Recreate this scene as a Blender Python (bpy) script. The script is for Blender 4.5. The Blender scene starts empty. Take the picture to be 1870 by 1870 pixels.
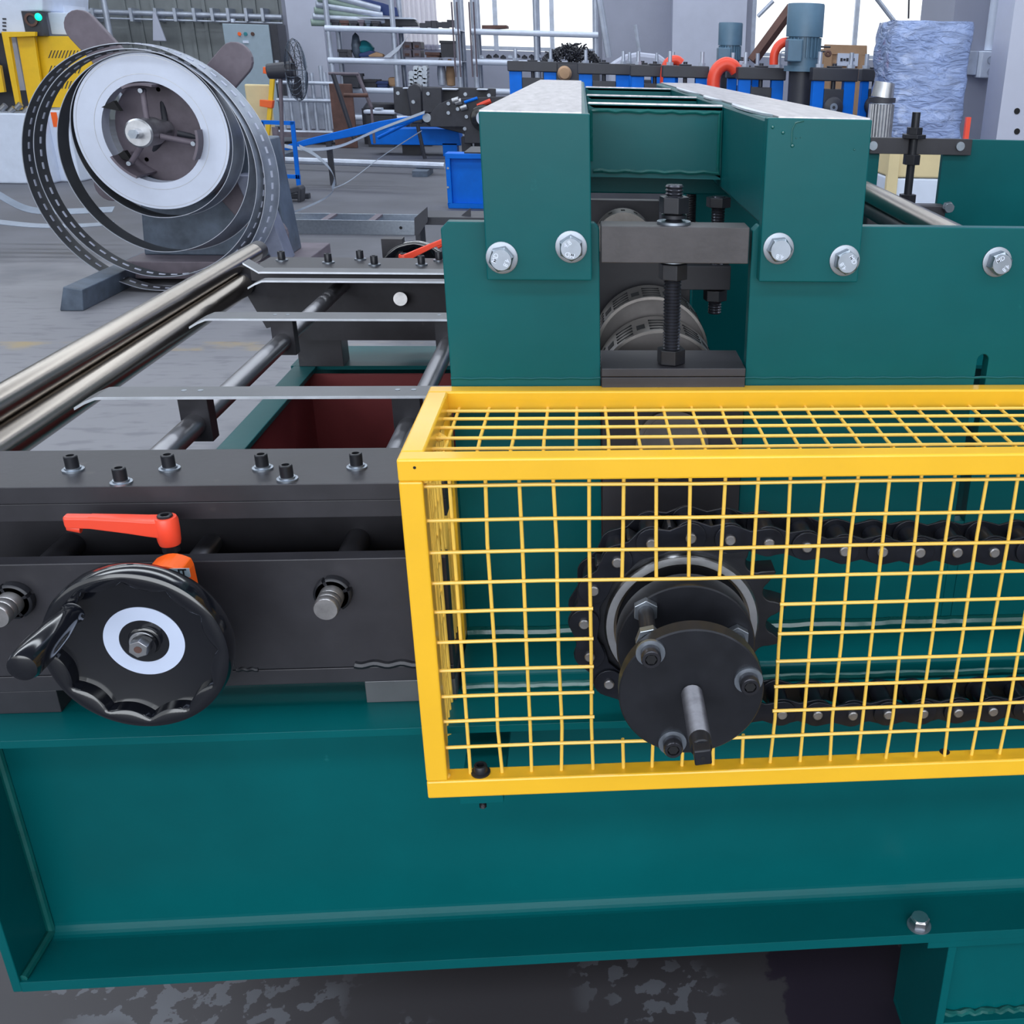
import bpy, bmesh, math, random
from mathutils import Vector, Matrix, Euler
random.seed(7)
PI = math.pi
D = bpy.data
SC = bpy.context.scene
COL = SC.collection

# ------------------------------------------------------------------ camera
FPX, CXP, CYP, IMG = 1874.0, 1246.0, 935.0, 1870.0
def _rot():
    a, b, c = .41285391, -.10049446, .02607633
    Rx = Matrix(((1,0,0),(0,math.cos(a),-math.sin(a)),(0,math.sin(a),math.cos(a))))
    Rz = Matrix(((math.cos(c),-math.sin(c),0),(math.sin(c),math.cos(c),0),(0,0,1)))
    Ry = Matrix(((math.cos(b),0,math.sin(b)),(0,1,0),(-math.sin(b),0,math.cos(b))))
    return Rz @ Rx @ Ry @ Matrix(((1,0,0),(0,0,-1),(0,1,0)))
RM = _rot()                     # world -> camera (x right, y down, z forward)
CAM = Vector((0, 0, 1.5))
cd = D.cameras.new('camera'); cam = D.objects.new('camera', cd); COL.objects.link(cam)
cd.sensor_width = 36.0; cd.lens = 36.0*FPX/IMG
cd.shift_x = -(CXP-IMG/2)/IMG; cd.shift_y = (CYP-IMG/2)/IMG
cd.clip_start = .02; cd.clip_end = 300
Rw = (Matrix(((1,0,0),(0,-1,0),(0,0,-1))) @ RM).transposed()
cam.matrix_world = Matrix.Translation(CAM) @ Rw.to_4x4()
SC.camera = cam

def P(x, y, ax, v):
    """where the sight line of photo pixel (x, y) meets the plane axis ax = v"""
    d = RM.transposed() @ Vector(((x-CXP)/FPX, (y-CYP)/FPX, 1.0))
    t = (v-CAM[ax])/d[ax]
    return CAM + d*t
def PY(x, y, v): return P(x, y, 1, v)
def PZ(x, y, v): return P(x, y, 2, v)

# ------------------------------------------------------------------ world, light, exposure
SC.view_settings.view_transform = 'Standard'
SC.view_settings.look = 'None'
SC.view_settings.exposure = 0.0
SC.view_settings.gamma = 1.0
SC.view_settings.use_curve_mapping = False
SC.cycles.use_denoising = True
SC.cycles.max_bounces = 7
SC.cycles.diffuse_bounces = 3
SC.cycles.glossy_bounces = 4
SC.cycles.caustics_reflective = False
SC.cycles.caustics_refractive = False
SC.cycles.sample_clamp_indirect = 6
W = D.worlds.new('world'); SC.world = W; W.use_nodes = True
nt = W.node_tree; nt.nodes.clear()
tc = nt.nodes.new('ShaderNodeTexCoord'); sx = nt.nodes.new('ShaderNodeSeparateXYZ')
rp = nt.nodes.new('ShaderNodeValToRGB'); bg = nt.nodes.new('ShaderNodeBackground'); wo = nt.nodes.new('ShaderNodeOutputWorld')
nt.links.new(tc.outputs['Generated'], sx.inputs[0]); nt.links.new(sx.outputs['Z'], rp.inputs['Fac'])
nt.links.new(rp.outputs[0], bg.inputs[0]); nt.links.new(bg.outputs[0], wo.inputs[0])
rp.color_ramp.elements[0].color = (.93, .97, 1.0, 1); rp.color_ramp.elements[0].position = 0.0
rp.color_ramp.elements[1].color = (.72, .84, 1.0, 1); rp.color_ramp.elements[1].position = 1.0
bg.inputs[1].default_value = 1.5
def area(name, loc, rot, sx_, sy_, power, color=(1,1,1)):
    l = D.lights.new(name, 'AREA'); l.shape = 'RECTANGLE'; l.size = sx_; l.size_y = sy_; l.energy = power; l.color = color
    o = D.objects.new(name, l); o.location = loc; o.rotation_euler = rot; COL.objects.link(o); return o
# unseen strip lights added under the roof to shape the light from above
for i, yy in enumerate((-5.0, 1.5, 8.0, 14.5, 21.0)):
    area('added_roof_light', (0, yy, 7.7), (0,0,0), 26, 1.6, 620, (.88,.94,1.0))
# unseen area light added behind the camera to brighten the front faces
area('added_front_light', (-1.5, -9.0, 3.2), (math.radians(80), 0, 0), 10, 5, 620, (.90,.95,1.0))

# ------------------------------------------------------------------ mesh helpers
class B:
    def __init__(s): s.v = []; s.f = []; s.sm = []
    def add(s, vs, fs, sm=False):
        n = len(s.v); s.v += [tuple(q) for q in vs]; s.f += [tuple(i+n for i in q) for q in fs]; s.sm += [sm]*len(fs); return s
    def box(s, x0, x1, y0, y1, z0, z1):
        if x0 > x1: x0, x1 = x1, x0
        if y0 > y1: y0, y1 = y1, y0
        if z0 > z1: z0, z1 = z1, z0
        return s.add([(x0,y0,z0),(x1,y0,z0),(x1,y1,z0),(x0,y1,z0),(x0,y0,z1),(x1,y0,z1),(x1,y1,z1),(x0,y1,z1)],
                     [(0,3,2,1),(4,5,6,7),(0,1,5,4),(1,2,6,5),(2,3,7,6),(3,0,4,7)])
    def prism(s, poly, ax, a, b):
        """simple polygon in the two other axes, swept from a to b along ax"""
        def mk(u, w, t):
            return {0:(t,u,w), 1:(u,t,w), 2:(u,w,t)}[ax]
        n = len(poly)
        area_ = sum(poly[i][0]*poly[(i+1)%n][1]-poly[(i+1)%n][0]*poly[i][1] for i in range(n))
        if area_ < 0: poly = poly[::-1]
        lo, hi = min(a,b), max(a,b)
        vs = [mk(u,w,lo) for u,w in poly] + [mk(u,w,hi) for u,w in poly]
        fs = [tuple(range(n))[::-1], tuple(range(n, 2*n))] + [(i,(i+1)%n,n+(i+1)%n,n+i) for i in range(n)]
        if ax == 1: fs = [q[::-1] for q in fs]
        return s.add(vs, fs)
    def cyl(s, p0, p1, r0, r1=None, n=24, cap=True, rot=0.0):
        p0 = Vector(p0); p1 = Vector(p1); r1 = r0 if r1 is None else r1
        d = (p1-p0).normalized(); t = Vector((0,0,1)) if abs(d.z) < .9 else Vector((1,0,0))
        u = d.cross(t).normalized(); w = d.cross(u)
        vs = []
        for p, r in ((p0,r0),(p1,r1)):
            vs += [p+(u*math.cos(rot+2*PI*i/n)+w*math.sin(rot+2*PI*i/n))*r for i in range(n)]
        s.add(vs, [(i,(i+1)%n,n+(i+1)%n,n+i) for i in range(n)], n > 8)
        if cap: s.add(vs, [tuple(range(n))[::-1], tuple(range(n,2*n))])
        return s
    def tube(s, pts, r, n=8, closed=False, cap=True):
        pts = [Vector(p) for p in pts]; m = len(pts); vs = []
        u = None
        for k, p in enumerate(pts):
            a = pts[k-1] if (k > 0 or closed) else p
            b = pts[(k+1)%m] if (k < m-1 or closed) else p
            d = (b-a).normalized()
            if u is None:
                t = Vector((0,0,1)) if abs(d.z) < .9 else Vector((1,0,0)); u = d.cross(t).normalized()
            else:
                u = (u-d*u.dot(d)).normalized()
            w = d.cross(u)
            vs += [p+(u*math.cos(2*PI*i/n)+w*math.sin(2*PI*i/n))*r for i in range(n)]
        fs = []
        for k in range(m if closed else m-1):
            k2 = (k+1)%m
            fs += [(k*n+i, k*n+(i+1)%n, k2*n+(i+1)%n, k2*n+i) for i in range(n)]
        s.add(vs, fs, True)
        if cap and not closed: s.add(vs, [tuple(range(n))[::-1], tuple(range((m-1)*n, m*n))])
        return s
    def lathe(s, prof, org, axis=(0,0,1), n=32, closed=False, smooth=True):
        """prof: list of (radius, height along axis)"""
        d = Vector(axis).normalized(); t = Vector((0,0,1)) if abs(d.z) < .9 else Vector((1,0,0))
        u = d.cross(t).normalized(); w = d.cross(u); o = Vector(org); vs = []
        for r, h in prof:
            vs += [o+d*h+(u*math.cos(2*PI*i/n)+w*math.sin(2*PI*i/n))*r for i in range(n)]
        m = len(prof); fs = []
        for k in range(m if closed else m-1):
            k2 = (k+1)%m
            fs += [(k*n+i, k*n+(i+1)%n, k2*n+(i+1)%n, k2*n+i) for i in range(n)]
        return s.add(vs, fs, smooth)
    def thread(s, p0, p1, r, pitch=.0028, n=16, depth=.0013):
        p0 = Vector(p0); p1 = Vector(p1); L = (p1-p0).length; k = max(2, int(L/pitch)); prof = [(0,0)]
        for i in range(k):
            prof += [(r-depth, L*i/k), (r, L*(i+.5)/k)]
        prof += [(r-depth, L), (0, L)]
        return s.lathe(prof, p0, p1-p0, n)
    def ribbon(s, pts, w, t):
        """flat strip: pts path, w = width vector, t = thickness"""
        pts = [Vector(p) for p in pts]; w = Vector(w); m = len(pts); vs = []
        for k, p in enumerate(pts):
            d = (pts[min(k+1,m-1)]-pts[max(k-1,0)]).normalized(); nn = d.cross(w.normalized())*t
            vs += [p, p+w, p+w+nn, p+nn]
        fs = []
        for k in range(m-1):
            for i in range(4): fs.append((4*k+i, 4*k+4+i, 4*k+4+(i+1)%4, 4*k+(i+1)%4))
        fs += [(0,1,2,3), (4*m-1,4*m-2,4*m-3,4*m-4)]
        return s.add(vs, fs, True)
    def mesh(s, name, mat, fix=True):
        me = D.meshes.new(name); me.from_pydata(s.v, [], s.f)
        me.polygons.foreach_set('use_smooth', s.sm)
        if fix:
            bm = bmesh.new(); bm.from_mesh(me)
            bmesh.ops.remove_doubles(bm, verts=bm.verts, dist=1e-6)
            bmesh.ops.recalc_face_normals(bm, faces=bm.faces); bm.to_mesh(me); bm.free()
        if any(s.sm):
            me.set_sharp_from_angle(angle=math.radians(42))
        if mat: me.materials.append(mat)
        return me

WL = {}
def put(name, me, parent=None, bevel=0, M=None, label=None, cat=None, group=None, kind=None):
    o = D.objects.new(name, me); COL.objects.link(o)
    if M is not None: o.matrix_basis = M
    WL[o.name] = M.copy() if M is not None else Matrix()
    if parent is not None:
        o.parent = parent; o.matrix_parent_inverse = WL[parent.name].inverted()
    if bevel:
        b = o.modifiers.new('bevel', 'BEVEL'); b.width = bevel; b.segments = 2; b.limit_method = 'ANGLE'; b.angle_limit = math.radians(40)
        b.harden_normals = False
    tagp(o, label, cat, group, kind)
    return o
def tagp(o, label=None, cat=None, group=None, kind=None):
    if label: o['label'] = label
    if cat: o['category'] = cat
    if group: o['group'] = group
    if kind: o['kind'] = kind
def obj(name, b, mat, parent=None, bevel=0, **k):
    return put(name, b.mesh(name, mat), parent, bevel, **k)
def thing(name, label, cat, loc=(0,0,0), group=None):
    o = D.objects.new(name, None); COL.objects.link(o); o.location = loc; o.empty_display_size = .05
    WL[o.name] = Matrix.Translation(loc); tagp(o, label, cat, group); return o
def dup(root, dloc, label=None, rz=None):
    def cp(o, par):
        c = o.copy(); COL.objects.link(c)
        if par is not None: c.parent = par
        for ch in kids.get(o.name, []): cp(ch, c)
        return c
    kids = {}
    stack = [root]
    while stack:
        q = stack.pop(); kids[q.name] = list(q.children); stack += kids[q.name]
    c = cp(root, None); c.location = root.location+Vector(dloc)
    if rz is not None: c.rotation_euler.z = rz
    if label: c['label'] = label
    return c
def plate(name, loops, th, mat, bevel=0.0, res=1):
    """flat plate with holes in the local XY plane, thickness th along local z (centred)"""
    cu = D.curves.new('tmp', 'CURVE'); cu.dimensions = '2D'; cu.fill_mode = 'BOTH'; cu.extrude = th/2-bevel; cu.bevel_depth = bevel; cu.bevel_resolution = res
    cu.offset = -bevel
    for L in loops:
        sp = cu.splines.new('POLY'); sp.points.add(len(L)-1)
        for i, (x, y) in enumerate(L): sp.points[i].co = (x, y, 0, 1)
        sp.use_cyclic_u = True
    o = D.objects.new('tmp', cu); COL.objects.link(o)
    bpy.context.view_layer.update()
    me = D.meshes.new_from_object(o.evaluated_get(bpy.context.evaluated_depsgraph_get())); me.name = name
    D.objects.remove(o); D.curves.remove(cu)
    me.materials.clear(); me.materials.append(mat)
    me.polygons.foreach_set('use_smooth', [True]*len(me.polygons)); me.set_sharp_from_angle(angle=math.radians(35))
    return me
def circ(r, n=40, cx=0, cy=0, ph=0): return [(cx+r*math.cos(ph+2*PI*i/n), cy+r*math.sin(ph+2*PI*i/n)) for i in range(n)]
MXZ = Matrix(((1,0,0,0),(0,0,-1,0),(0,1,0,0),(0,0,0,1)))       # local XY plane -> world XZ plane, local z -> -Y (towards the viewer)
def XZ(x, y, z, ang=0): return Matrix.Translation((x,y,z)) @ MXZ @ Matrix.Rotation(ang, 4, 'Z')
def text(name, body, size, th, mat, M, parent=None, bold=0.0, **k):
    cu = D.curves.new('tmp', 'FONT'); cu.body = body; cu.size = size; cu.extrude = th; cu.offset = bold; cu.align_x = 'CENTER'; cu.align_y = 'CENTER'; cu.resolution_u = 2
    o = D.objects.new('tmp', cu); COL.objects.link(o); bpy.context.view_layer.update()
    me = D.meshes.new_from_object(o.evaluated_get(bpy.context.evaluated_depsgraph_get())); me.name = name
    D.objects.remove(o); D.curves.remove(cu); me.materials.clear(); me.materials.append(mat)
    return put(name, me, parent, M=M, **k)

# ------------------------------------------------------------------ materials
def mat(name, col, rough=.5, metal=0.0, var=.12, scale=8.0, bump=0.0, bscale=120.0, coat=0.0, spec=.5, rvar=.1, spots=None, stretch=None, alpha=None):
    m = D.materials.new(name); m.use_nodes = True; t = m.node_tree; N = t.nodes; Lk = t.links.new
    bs = N['Principled BSDF']
    tx = N.new('ShaderNodeTexCoord'); co = tx.outputs['Object']
    if stretch:
        mp = N.new('ShaderNodeMapping'); mp.inputs['Scale'].default_value = stretch; Lk(co, mp.inputs[0]); co = mp.outputs[0]
    n1 = N.new('ShaderNodeTexNoise'); n1.inputs['Scale'].default_value = scale; n1.inputs['Detail'].default_value = 6; n1.inputs['Roughness'].default_value = .6; Lk(co, n1.inputs[0])
    rr = N.new('ShaderNodeValToRGB'); rr.color_ramp.elements[0].position = .3; rr.color_ramp.elements[1].position = .7
    rr.color_ramp.elements[0].color = tuple(max(0,c*(1-var)) for c in col)+(1,); rr.color_ramp.elements[1].color = tuple(min(1,c*(1+var)) for c in col)+(1,)
    Lk(n1.outputs[0], rr.inputs[0]); out = rr.outputs[0]
    if spots:
        sc_, thr, c2, amt = spots
        n2 = N.new('ShaderNodeTexNoise'); n2.inputs['Scale'].default_value = sc_; n2.inputs['Detail'].default_value = 5; Lk(co, n2.inputs[0])
        r2 = N.new('ShaderNodeValToRGB'); r2.color_ramp.elements[0].position = thr; r2.color_ramp.elements[1].position = min(1, thr+.04)
        r2.color_ramp.elements[0].color = (0,0,0,1); r2.color_ramp.elements[1].color = (amt,amt,amt,1); Lk(n2.outputs[0], r2.inputs[0])
        mx = N.new('ShaderNodeMix'); mx.data_type = 'RGBA'; Lk(r2.outputs[0], mx.inputs[0]); Lk(out, mx.inputs[6]); mx.inputs[7].default_value = c2+(1,); out = mx.outputs[2]
    Lk(out, bs.inputs['Base Color'])
    mr = N.new('ShaderNodeMapRange'); mr.inputs[3].default_value = max(.02, rough-rvar*rough); mr.inputs[4].default_value = min(1, rough+rvar*rough); Lk(n1.outputs[0], mr.inputs[0]); Lk(mr.outputs[0], bs.inputs['Roughness'])
    bs.inputs['Metallic'].default_value = metal; bs.inputs['Specular IOR Level'].default_value = spec
    bs.inputs['Coat Weight'].default_value = coat; bs.inputs['Coat Roughness'].default_value = .12
    if alpha is not None: bs.inputs['Alpha'].default_value = alpha
    if bump:
        n3 = N.new('ShaderNodeTexNoise'); n3.inputs['Scale'].default_value = bscale; n3.inputs['Detail'].default_value = 4; Lk(co, n3.inputs[0])
        bp = N.new('ShaderNodeBump'); bp.inputs['Strength'].default_value = bump; bp.inputs['Distance'].default_value = .002; Lk(n3.outputs[0], bp.inputs['Height']); Lk(bp.outputs[0], bs.inputs['Normal'])
    return m
GREEN = mat('green_paint', (.0, .094, .103), .36, var=.13, scale=3.0, bump=.09, bscale=45, coat=.03, spec=.20, spots=(26, .74, (.02,.20,.21), .4))
GREENR = mat('green_paint_rough', (.004, .098, .092), .28, var=.25, scale=12, bump=.55, bscale=45, coat=.4)
YELLOW = mat('yellow_paint', (.96, .53, .025), .32, var=.05, scale=6, bump=.12, bscale=40, coat=.35)
YWIRE = mat('yellow_wire_paint', (.95, .60, .10), .35, var=.05, scale=9, coat=.2)
BLACK = mat('blackened_steel', (.036, .035, .043), .42, metal=.25, var=.25, scale=9, bump=.06, bscale=90, spots=(14, .70, (.09,.08,.08), .35))
BLACK2 = mat('black_oxide', (.02, .021, .027), .36, metal=.35, var=.2, scale=30)
CHAINM = mat('black_oiled_chain', (.016, .018, .027), .30, metal=.45, var=.2, scale=40)
PLAST = mat('glossy_black_plastic', (.006, .007, .011), .13, var=.1, coat=.6)
STEEL = mat('bare_steel', (.52, .53, .56), .33, metal=1.0, var=.12, scale=30, bump=.05, bscale=200)
ZINC = mat('zinc_plated', (.34, .38, .44), .32, metal=.9, var=.1, scale=40)
CHROME = mat('chrome_roller', (.43, .385, .34), .24, metal=1.0, var=.16, scale=3, stretch=(10, .3, 10))
GROUND = mat('ground_steel', (.42, .41, .42), .35, metal=.9, var=.18, scale=60)
BARE = mat('bare_top_steel', (.50, .475, .50), .36, metal=.8, var=.24, scale=14, stretch=(6, 1, 1), bump=.1, bscale=80)
STRIP = mat('flat_grey_strip', (.16, .165, .18), .42, metal=.6, var=.12, scale=10)
REDOX = mat('red_oxide_primer', (.16, .022, .025), .55, var=.2, scale=5)
ORANGE = mat('red_orange_plastic', (.90, .075, .035), .35, var=.05)
ORANGE2 = mat('orange_plastic', (.95, .13, .01), .35, var=.05)
RING = mat('white_anodised_ring', (.62, .70, .90), .45, metal=.1, var=.05)
ROLL = mat('forming_roll_steel', (.30, .28, .27), .38, metal=.85, var=.22, scale=22)
DARKHOLE = mat('dark_recess', (.006, .006, .008), .8)
BLUEM = mat('blue_paint', (.0, .165, .76), .5, var=.10, scale=5, spec=.2)
BLACKM = mat('dark_machine_paint', (.030, .032, .045), .45, var=.2, scale=6)
WALLW = mat('white_wall', (.52, .55, .68), .8, var=.07, scale=1.2)
WALLG = mat('grey_wall', (.36, .38, .48), .8, var=.08, scale=1.0)
CORR = mat('grey_corrugated_sheet', (.24, .265, .28), .45, var=.15, scale=2.0)
GALV = mat('galvanised_tube', (.50, .55, .66), .4, metal=.4, var=.15, scale=6)
CABG = mat('grey_green_enamel', (.33, .42, .50), .5, var=.05)
WHITEM = mat('white_enamel', (.68, .75, .90), .4, var=.05)
RUST = mat('rusty_brown', (.12, .06, .05), .7, var=.3, scale=6)
BROWN = mat('cardboard', (.48, .30, .18), .8, var=.1)
PLY = mat('pale_plywood', (.70, .58, .34), .75, var=.1, scale=3)
PURP = mat('purple_primer_steel', (.15, .125, .155), .55, var=.2, scale=8)
BAR2 = mat('machined_black_steel', (.060, .056, .062), .45, metal=.25, var=.18, scale=30, bump=.08, bscale=160, spots=(40, .72, (.14,.13,.14), .4))
THREADM = mat('black_thread_steel', (.05, .052, .066), .27, metal=.65, var=.15, scale=60)
STR2 = mat('dull_strip_steel', (.22, .26, .33), .4, metal=.3, var=.15)
ROLLF = mat('dark_roll_face', (.13,.12,.12), .45, metal=.6, var=.3, scale=14)
WASH = mat('dull_zinc_washer', (.30, .33, .38), .42, metal=.8, var=.1, scale=40)
BRIGHT = mat('bright_cut_edge', (.72, .76, .84), .35, metal=.5, var=.12, scale=30)
DEC = mat('decoiler_blue_grey', (.10, .13, .18), .45, metal=.2, var=.4, scale=6)
COIL = mat('coil_edge_steel', (.58, .63, .76), .45, metal=.3, var=.08, scale=3)
BAND = mat('galvanised_band', (.30, .34, .42), .35, metal=.35, var=.25, scale=6)
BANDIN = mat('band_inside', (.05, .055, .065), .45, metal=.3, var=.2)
MOTOR = mat('motor_blue_grey', (.10, .19, .28), .42, var=.12, scale=6)
YGUARD = mat('bright_yellow_guard', (.85, .52, .01), .4, var=.06)
TEAL = mat('teal_plastic', (.02, .22, .27), .4)
PALEG = mat('pale_green_pipe', (.30, .40, .36), .5)
NAVY = mat('navy_sheet', (.01, .035, .16), .45)
GRN = mat('lamp_green', (.0,.6,.3), .4)
R1X, R1Z, R1R = -.855, 1.020, .0235
R2X, R2Z, R2R = -.838, .972, .0275
# =================================================================== THE GREEN MACHINE BASE
ZT, ZB = .7377, .349            # top of top flange, top of bottom flange
YB0, YW = 1.08, 1.167           # flange front edge, web face
XL = -.767
base = thing('machine_base', 'long green painted steel I-beam base frame carrying the whole machine in front', 'machine frame', (0, 1.17, 0))
def ibeam(name, y0, y1, yw, sgn):
    b = B()
    b.box(XL, 2.6, y0, y1, ZT-.0105, ZT); b.box(XL, 2.6, y0, y1, ZB-.017, ZB)
    b.box(XL, 2.6, yw, yw+.010, ZB, ZT-.0105)
    r = .017
    for zc, q in ((ZB, 1), (ZT-.0105, -1)):
        for side in (-1, 1):
            yy = yw if side < 0 else yw+.010
            pr = [(yy, zc)]
            for i in range(7):
                a = PI/2*i/6
                pr.append((yy+side*(r-r*math.sin(a)) , zc+q*(r-r*math.cos(a))))
            b.prism(pr, 0, XL, 2.6)
    return obj(name, b, GREEN, base, .0016)
ibeam('front_beam', YB0, YB0+.187, YW, 1)
ibeam('rear_beam', 2.73, 2.94, 2.85, 1)
b = B().box(XL-.012, XL, YB0, YB0+.187, ZB-.017, ZT); obj('end_plate', b, GREEN, base, .0015)
b = B().box(XL-.012, XL, 2.73, 2.94, ZB-.017, ZT); obj('end_plate', b, GREEN, base, .0015)
b = B().box(XL-.004, -.712, YB0+.19, 2.73, ZT-.012, ZT).box(-.745, -.735, YB0+.19, 2.73, ZB, ZT-.012); obj('cross_beam', b, GREEN, base, .0015)
b = B().box(.9, .96, YB0+.19, 2.73, ZT-.012, ZT).box(.93, .94, YB0+.19, 2.73, ZB, ZT-.012); obj('cross_beam', b, GREEN, base, .0015)
b = B()
for x, y, z in ((XL+.006, YW-.004, .36),):
    b.tube([(XL+.003, YB0+.004, ZB+.003), (XL+.004, YB0+.04, ZB+.004), (XL+.004, YW-.004, ZB+.005)], .006, 8)
    b.tube([(XL+.004, YW-.003, ZB+.005), (XL+.004, YW-.002, ZB+.16), (XL+.003, YW-.002, ZT-.02)], .0055, 8)
obj('weld_bead', b, GREENR, base)
# red primed sheet pan between the beams
b = B().box(-.735, .9, 2.70, 2.712, .36, .722).box(-.735, .9, 1.19, 2.70, .34, .352).box(-.733, -.725, 1.19, 2.70, .352, .722)
obj('oil_pan', b, REDOX, base, label='red oxide primed inside of the frame')
b = B().box(-.43, -.425, 1.9, 2.70, .352, .60); obj('pan_rib', b, REDOX, base)
# legs
def leg(x0, y0, y1):
    b = B().box(x0, x0+.013, y0+.006, y1, .012, ZB-.031).box(x0+.22, x0+.233, y0+.006, y1, .012, ZB-.031).box(x0+.013, x0+.22, y0+.03, y0+.042, .012, ZB-.031)
    o = obj('leg', b, GREEN, base, .0015)
    obj('leg_head_plate', B().box(x0-.035, x0+.26, y0, y1, ZB-.031, ZB-.0172), GREEN, base, .001)
    obj('foot_plate', B().box(x0, x0+.233, y0, y1, 0, .012), GREEN, base, .001)
    pts = [(x0+.013+.0069*i, y0+.027+.002*math.sin(i*2.1), .150+.0025*math.sin(i*1.3)) for i in range(31)]
    w = B().box(x0+.013, x0+.22, y0+.010, y0+.03, .135, .149); obj('stiffener_plate', w, GREEN, base, .001)
    obj('weld_bead', B().tube(pts, .006, 8), GREENR, base)
leg(.522, 1.082, 1.265); leg(.522, 2.735, 2.93); leg(2.2, 1.082, 1.265); leg(2.2, 2.735, 2.93)
# ---- hexagon bolts
def hexbolt(name, c, axis, r, h, parent, ang=0.0, washer=None, m=None, mark=None, stub=0):
    """head of a hex bolt: c = centre on the seat, axis = direction it stands up"""
    c = Vector(c); ax = Vector(axis).normalized(); m = m or ZINC
    b = B(); t = .0028 if washer else 0
    b.cyl(c+ax*t, c+ax*(t+h*.82), r, n=6, rot=ang); b.cyl(c+ax*(t+h*.82), c+ax*(t+h), r, r*.86, n=6, rot=ang)
    b.cyl(c+ax*(t+h*.5), c+ax*(t+h*1.03), r*.84, r*.82, n=24)
    if stub: b.cyl(c+ax*(t+h), c+ax*(t+h+stub), r*.55, n=16)
    o = obj(name, b, m, parent, .0004)
    if washer:
        obj('washer', B().lathe([(washer*.4,0),(washer,0),(washer,t*.8),(washer*.9,t),(washer*.4,t)], c, ax, 32), WASH, o)
    if mark:
        for body, a in mark:
            M = Matrix.Translation(c+ax*(t+h*1.03)+Vector((0,0,0))) @ MXZ @ Matrix.Rotation(a, 4, 'Z') @ Matrix.Translation((0, r*.45, 0))
            text('marking', body, r*.52, .0003, WHITEM, M, o, bold=.0001)
    return o
q = Vector((.478, 1.123, ZB))
hexbolt('bolt', (P(1678,1690,2,ZB).x, P(1678,1690,2,ZB).y, ZB), (0,0,1), .0145, .014, base, .3, .0175, STEEL)

# =================================================================== UPRIGHT SIDE PLATES
side = thing('side_plate_frame', 'thick green upright side plates with square window standing on the front beam', 'machine frame', (0, 1.27, ZT))
X0, X1, X2, X3 = -.1675, .0186, .2035, 2.6
loopL = [(X0, .765), (X1+.0, .765), (X1, 1.322-.006), (X1-.006, 1.322), (X0+.008, 1.322), (X0, 1.314)]
b = B().prism(loopL, 1, 1.26, 1.28); obj('side_plate', b, GREEN, side, .0012)
slx = .5145
loopR = [(X2, .765), (slx-.0075, .765), (slx-.0075, 1.155)] + [(slx+.0075*math.cos(a), 1.155+.0075*math.sin(a)) for a in [PI-PI*i/8 for i in range(9)]] + [(slx+.0075, .765), (X3, .765), (X3, 1.322), (X2+.007, 1.322), (X2, 1.315)]
b = B().prism(loopR, 1, 1.26, 1.28).box(slx-.0074, slx+.0074, 1.2605, 1.2795, .765, .925); obj('side_plate', b, GREEN, side, .0012)
obj('side_plate', B().box(X1, X2, 1.262, 1.28, .765, .84), GREEN, side)
pr = [(1.163, ZT), (1.163, .757)] + [(1.171-.008*math.cos(a), .757+.008*math.sin(a)) for a in [PI/2*i/5 for i in range(6)]] + [(1.262, .765), (1.262, ZT)]
obj('base_bar', B().prism(pr, 0, X0, X3), GREEN, side)
obj('weld_bead', B().tube([(X0+.0133*i, 1.163+.0007*(math.sin(i*.37)+random.uniform(-1,1)), ZT+.004+.0006*(math.sin(i*.61)+random.uniform(-1,1))) for i in range(208)], .0055, 8), GREENR, side)
obj('weld_bead', B().tube([(X0+.0133*i, 1.2585+.0007*(math.sin(i*.43)+random.uniform(-1,1)), .768+.0006*(math.sin(i*.71)+random.uniform(-1,1))) for i in range(208)], .0075, 8), GREENR, side)
for xa, xb in ((X0, X1), (X2, X3)):
    n = int((xb-xa)/.012); obj('weld_bead', B().tube([(xa+(xb-xa)*i/n, 1.2598, 1.1318+.0006*math.sin(i*2.2)) for i in range(n+1)], .0016, 6), GREEN, side)
obj('end_filler', B().box(-.215, X0, 1.262, 1.30, ZT, .995), GREEN, side, .001)  # green filler box closing the gap left of the side plate
c = P(1820, 478, 1, 1.26)
hexbolt('bolt', (c.x, 1.26, c.z), (0,-1,0), .0148, .016, side, .35, .0185, mark=(('MD', .5), ('4.8', -2.3)))
# far side plates
FY = 2.955
for a_, b_ in ((.60, .824), (1.005, 2.6)):
    obj('far_side_plate', B().box(a_, b_, FY, FY+.02, ZT, 1.322), GREEN, side, .0012)
obj('far_side_plate', B().box(.824, 1.005, FY, FY+.02, ZT, .95), GREEN, side)
obj('far_side_plate', B().box(-.17, .0, FY, FY+.02, ZT, 1.322), GREEN, side)
obj('far_side_plate', B().box(.0, .25, FY, FY+.02, ZT, .9), GREEN, side)
obj('far_side_plate', B().box(.25, .60, FY, FY+.02, ZT, 1.322), GREEN, side)
obj('far_base_bar', B().box(X0, X3, FY-.01, FY+.06, ZT, .765), GREEN, side, .002)
# inner upright behind the window
obj('inner_plate', B().box(.205, .50, 1.95, 1.965, ZT, 1.325), GREEN, side, .001)
obj('tie_plate', B().box(.0, .34, 1.74, 1.76, P(1200,354,1,1.74).z, 1.335), GREEN, side, .002)

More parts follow.
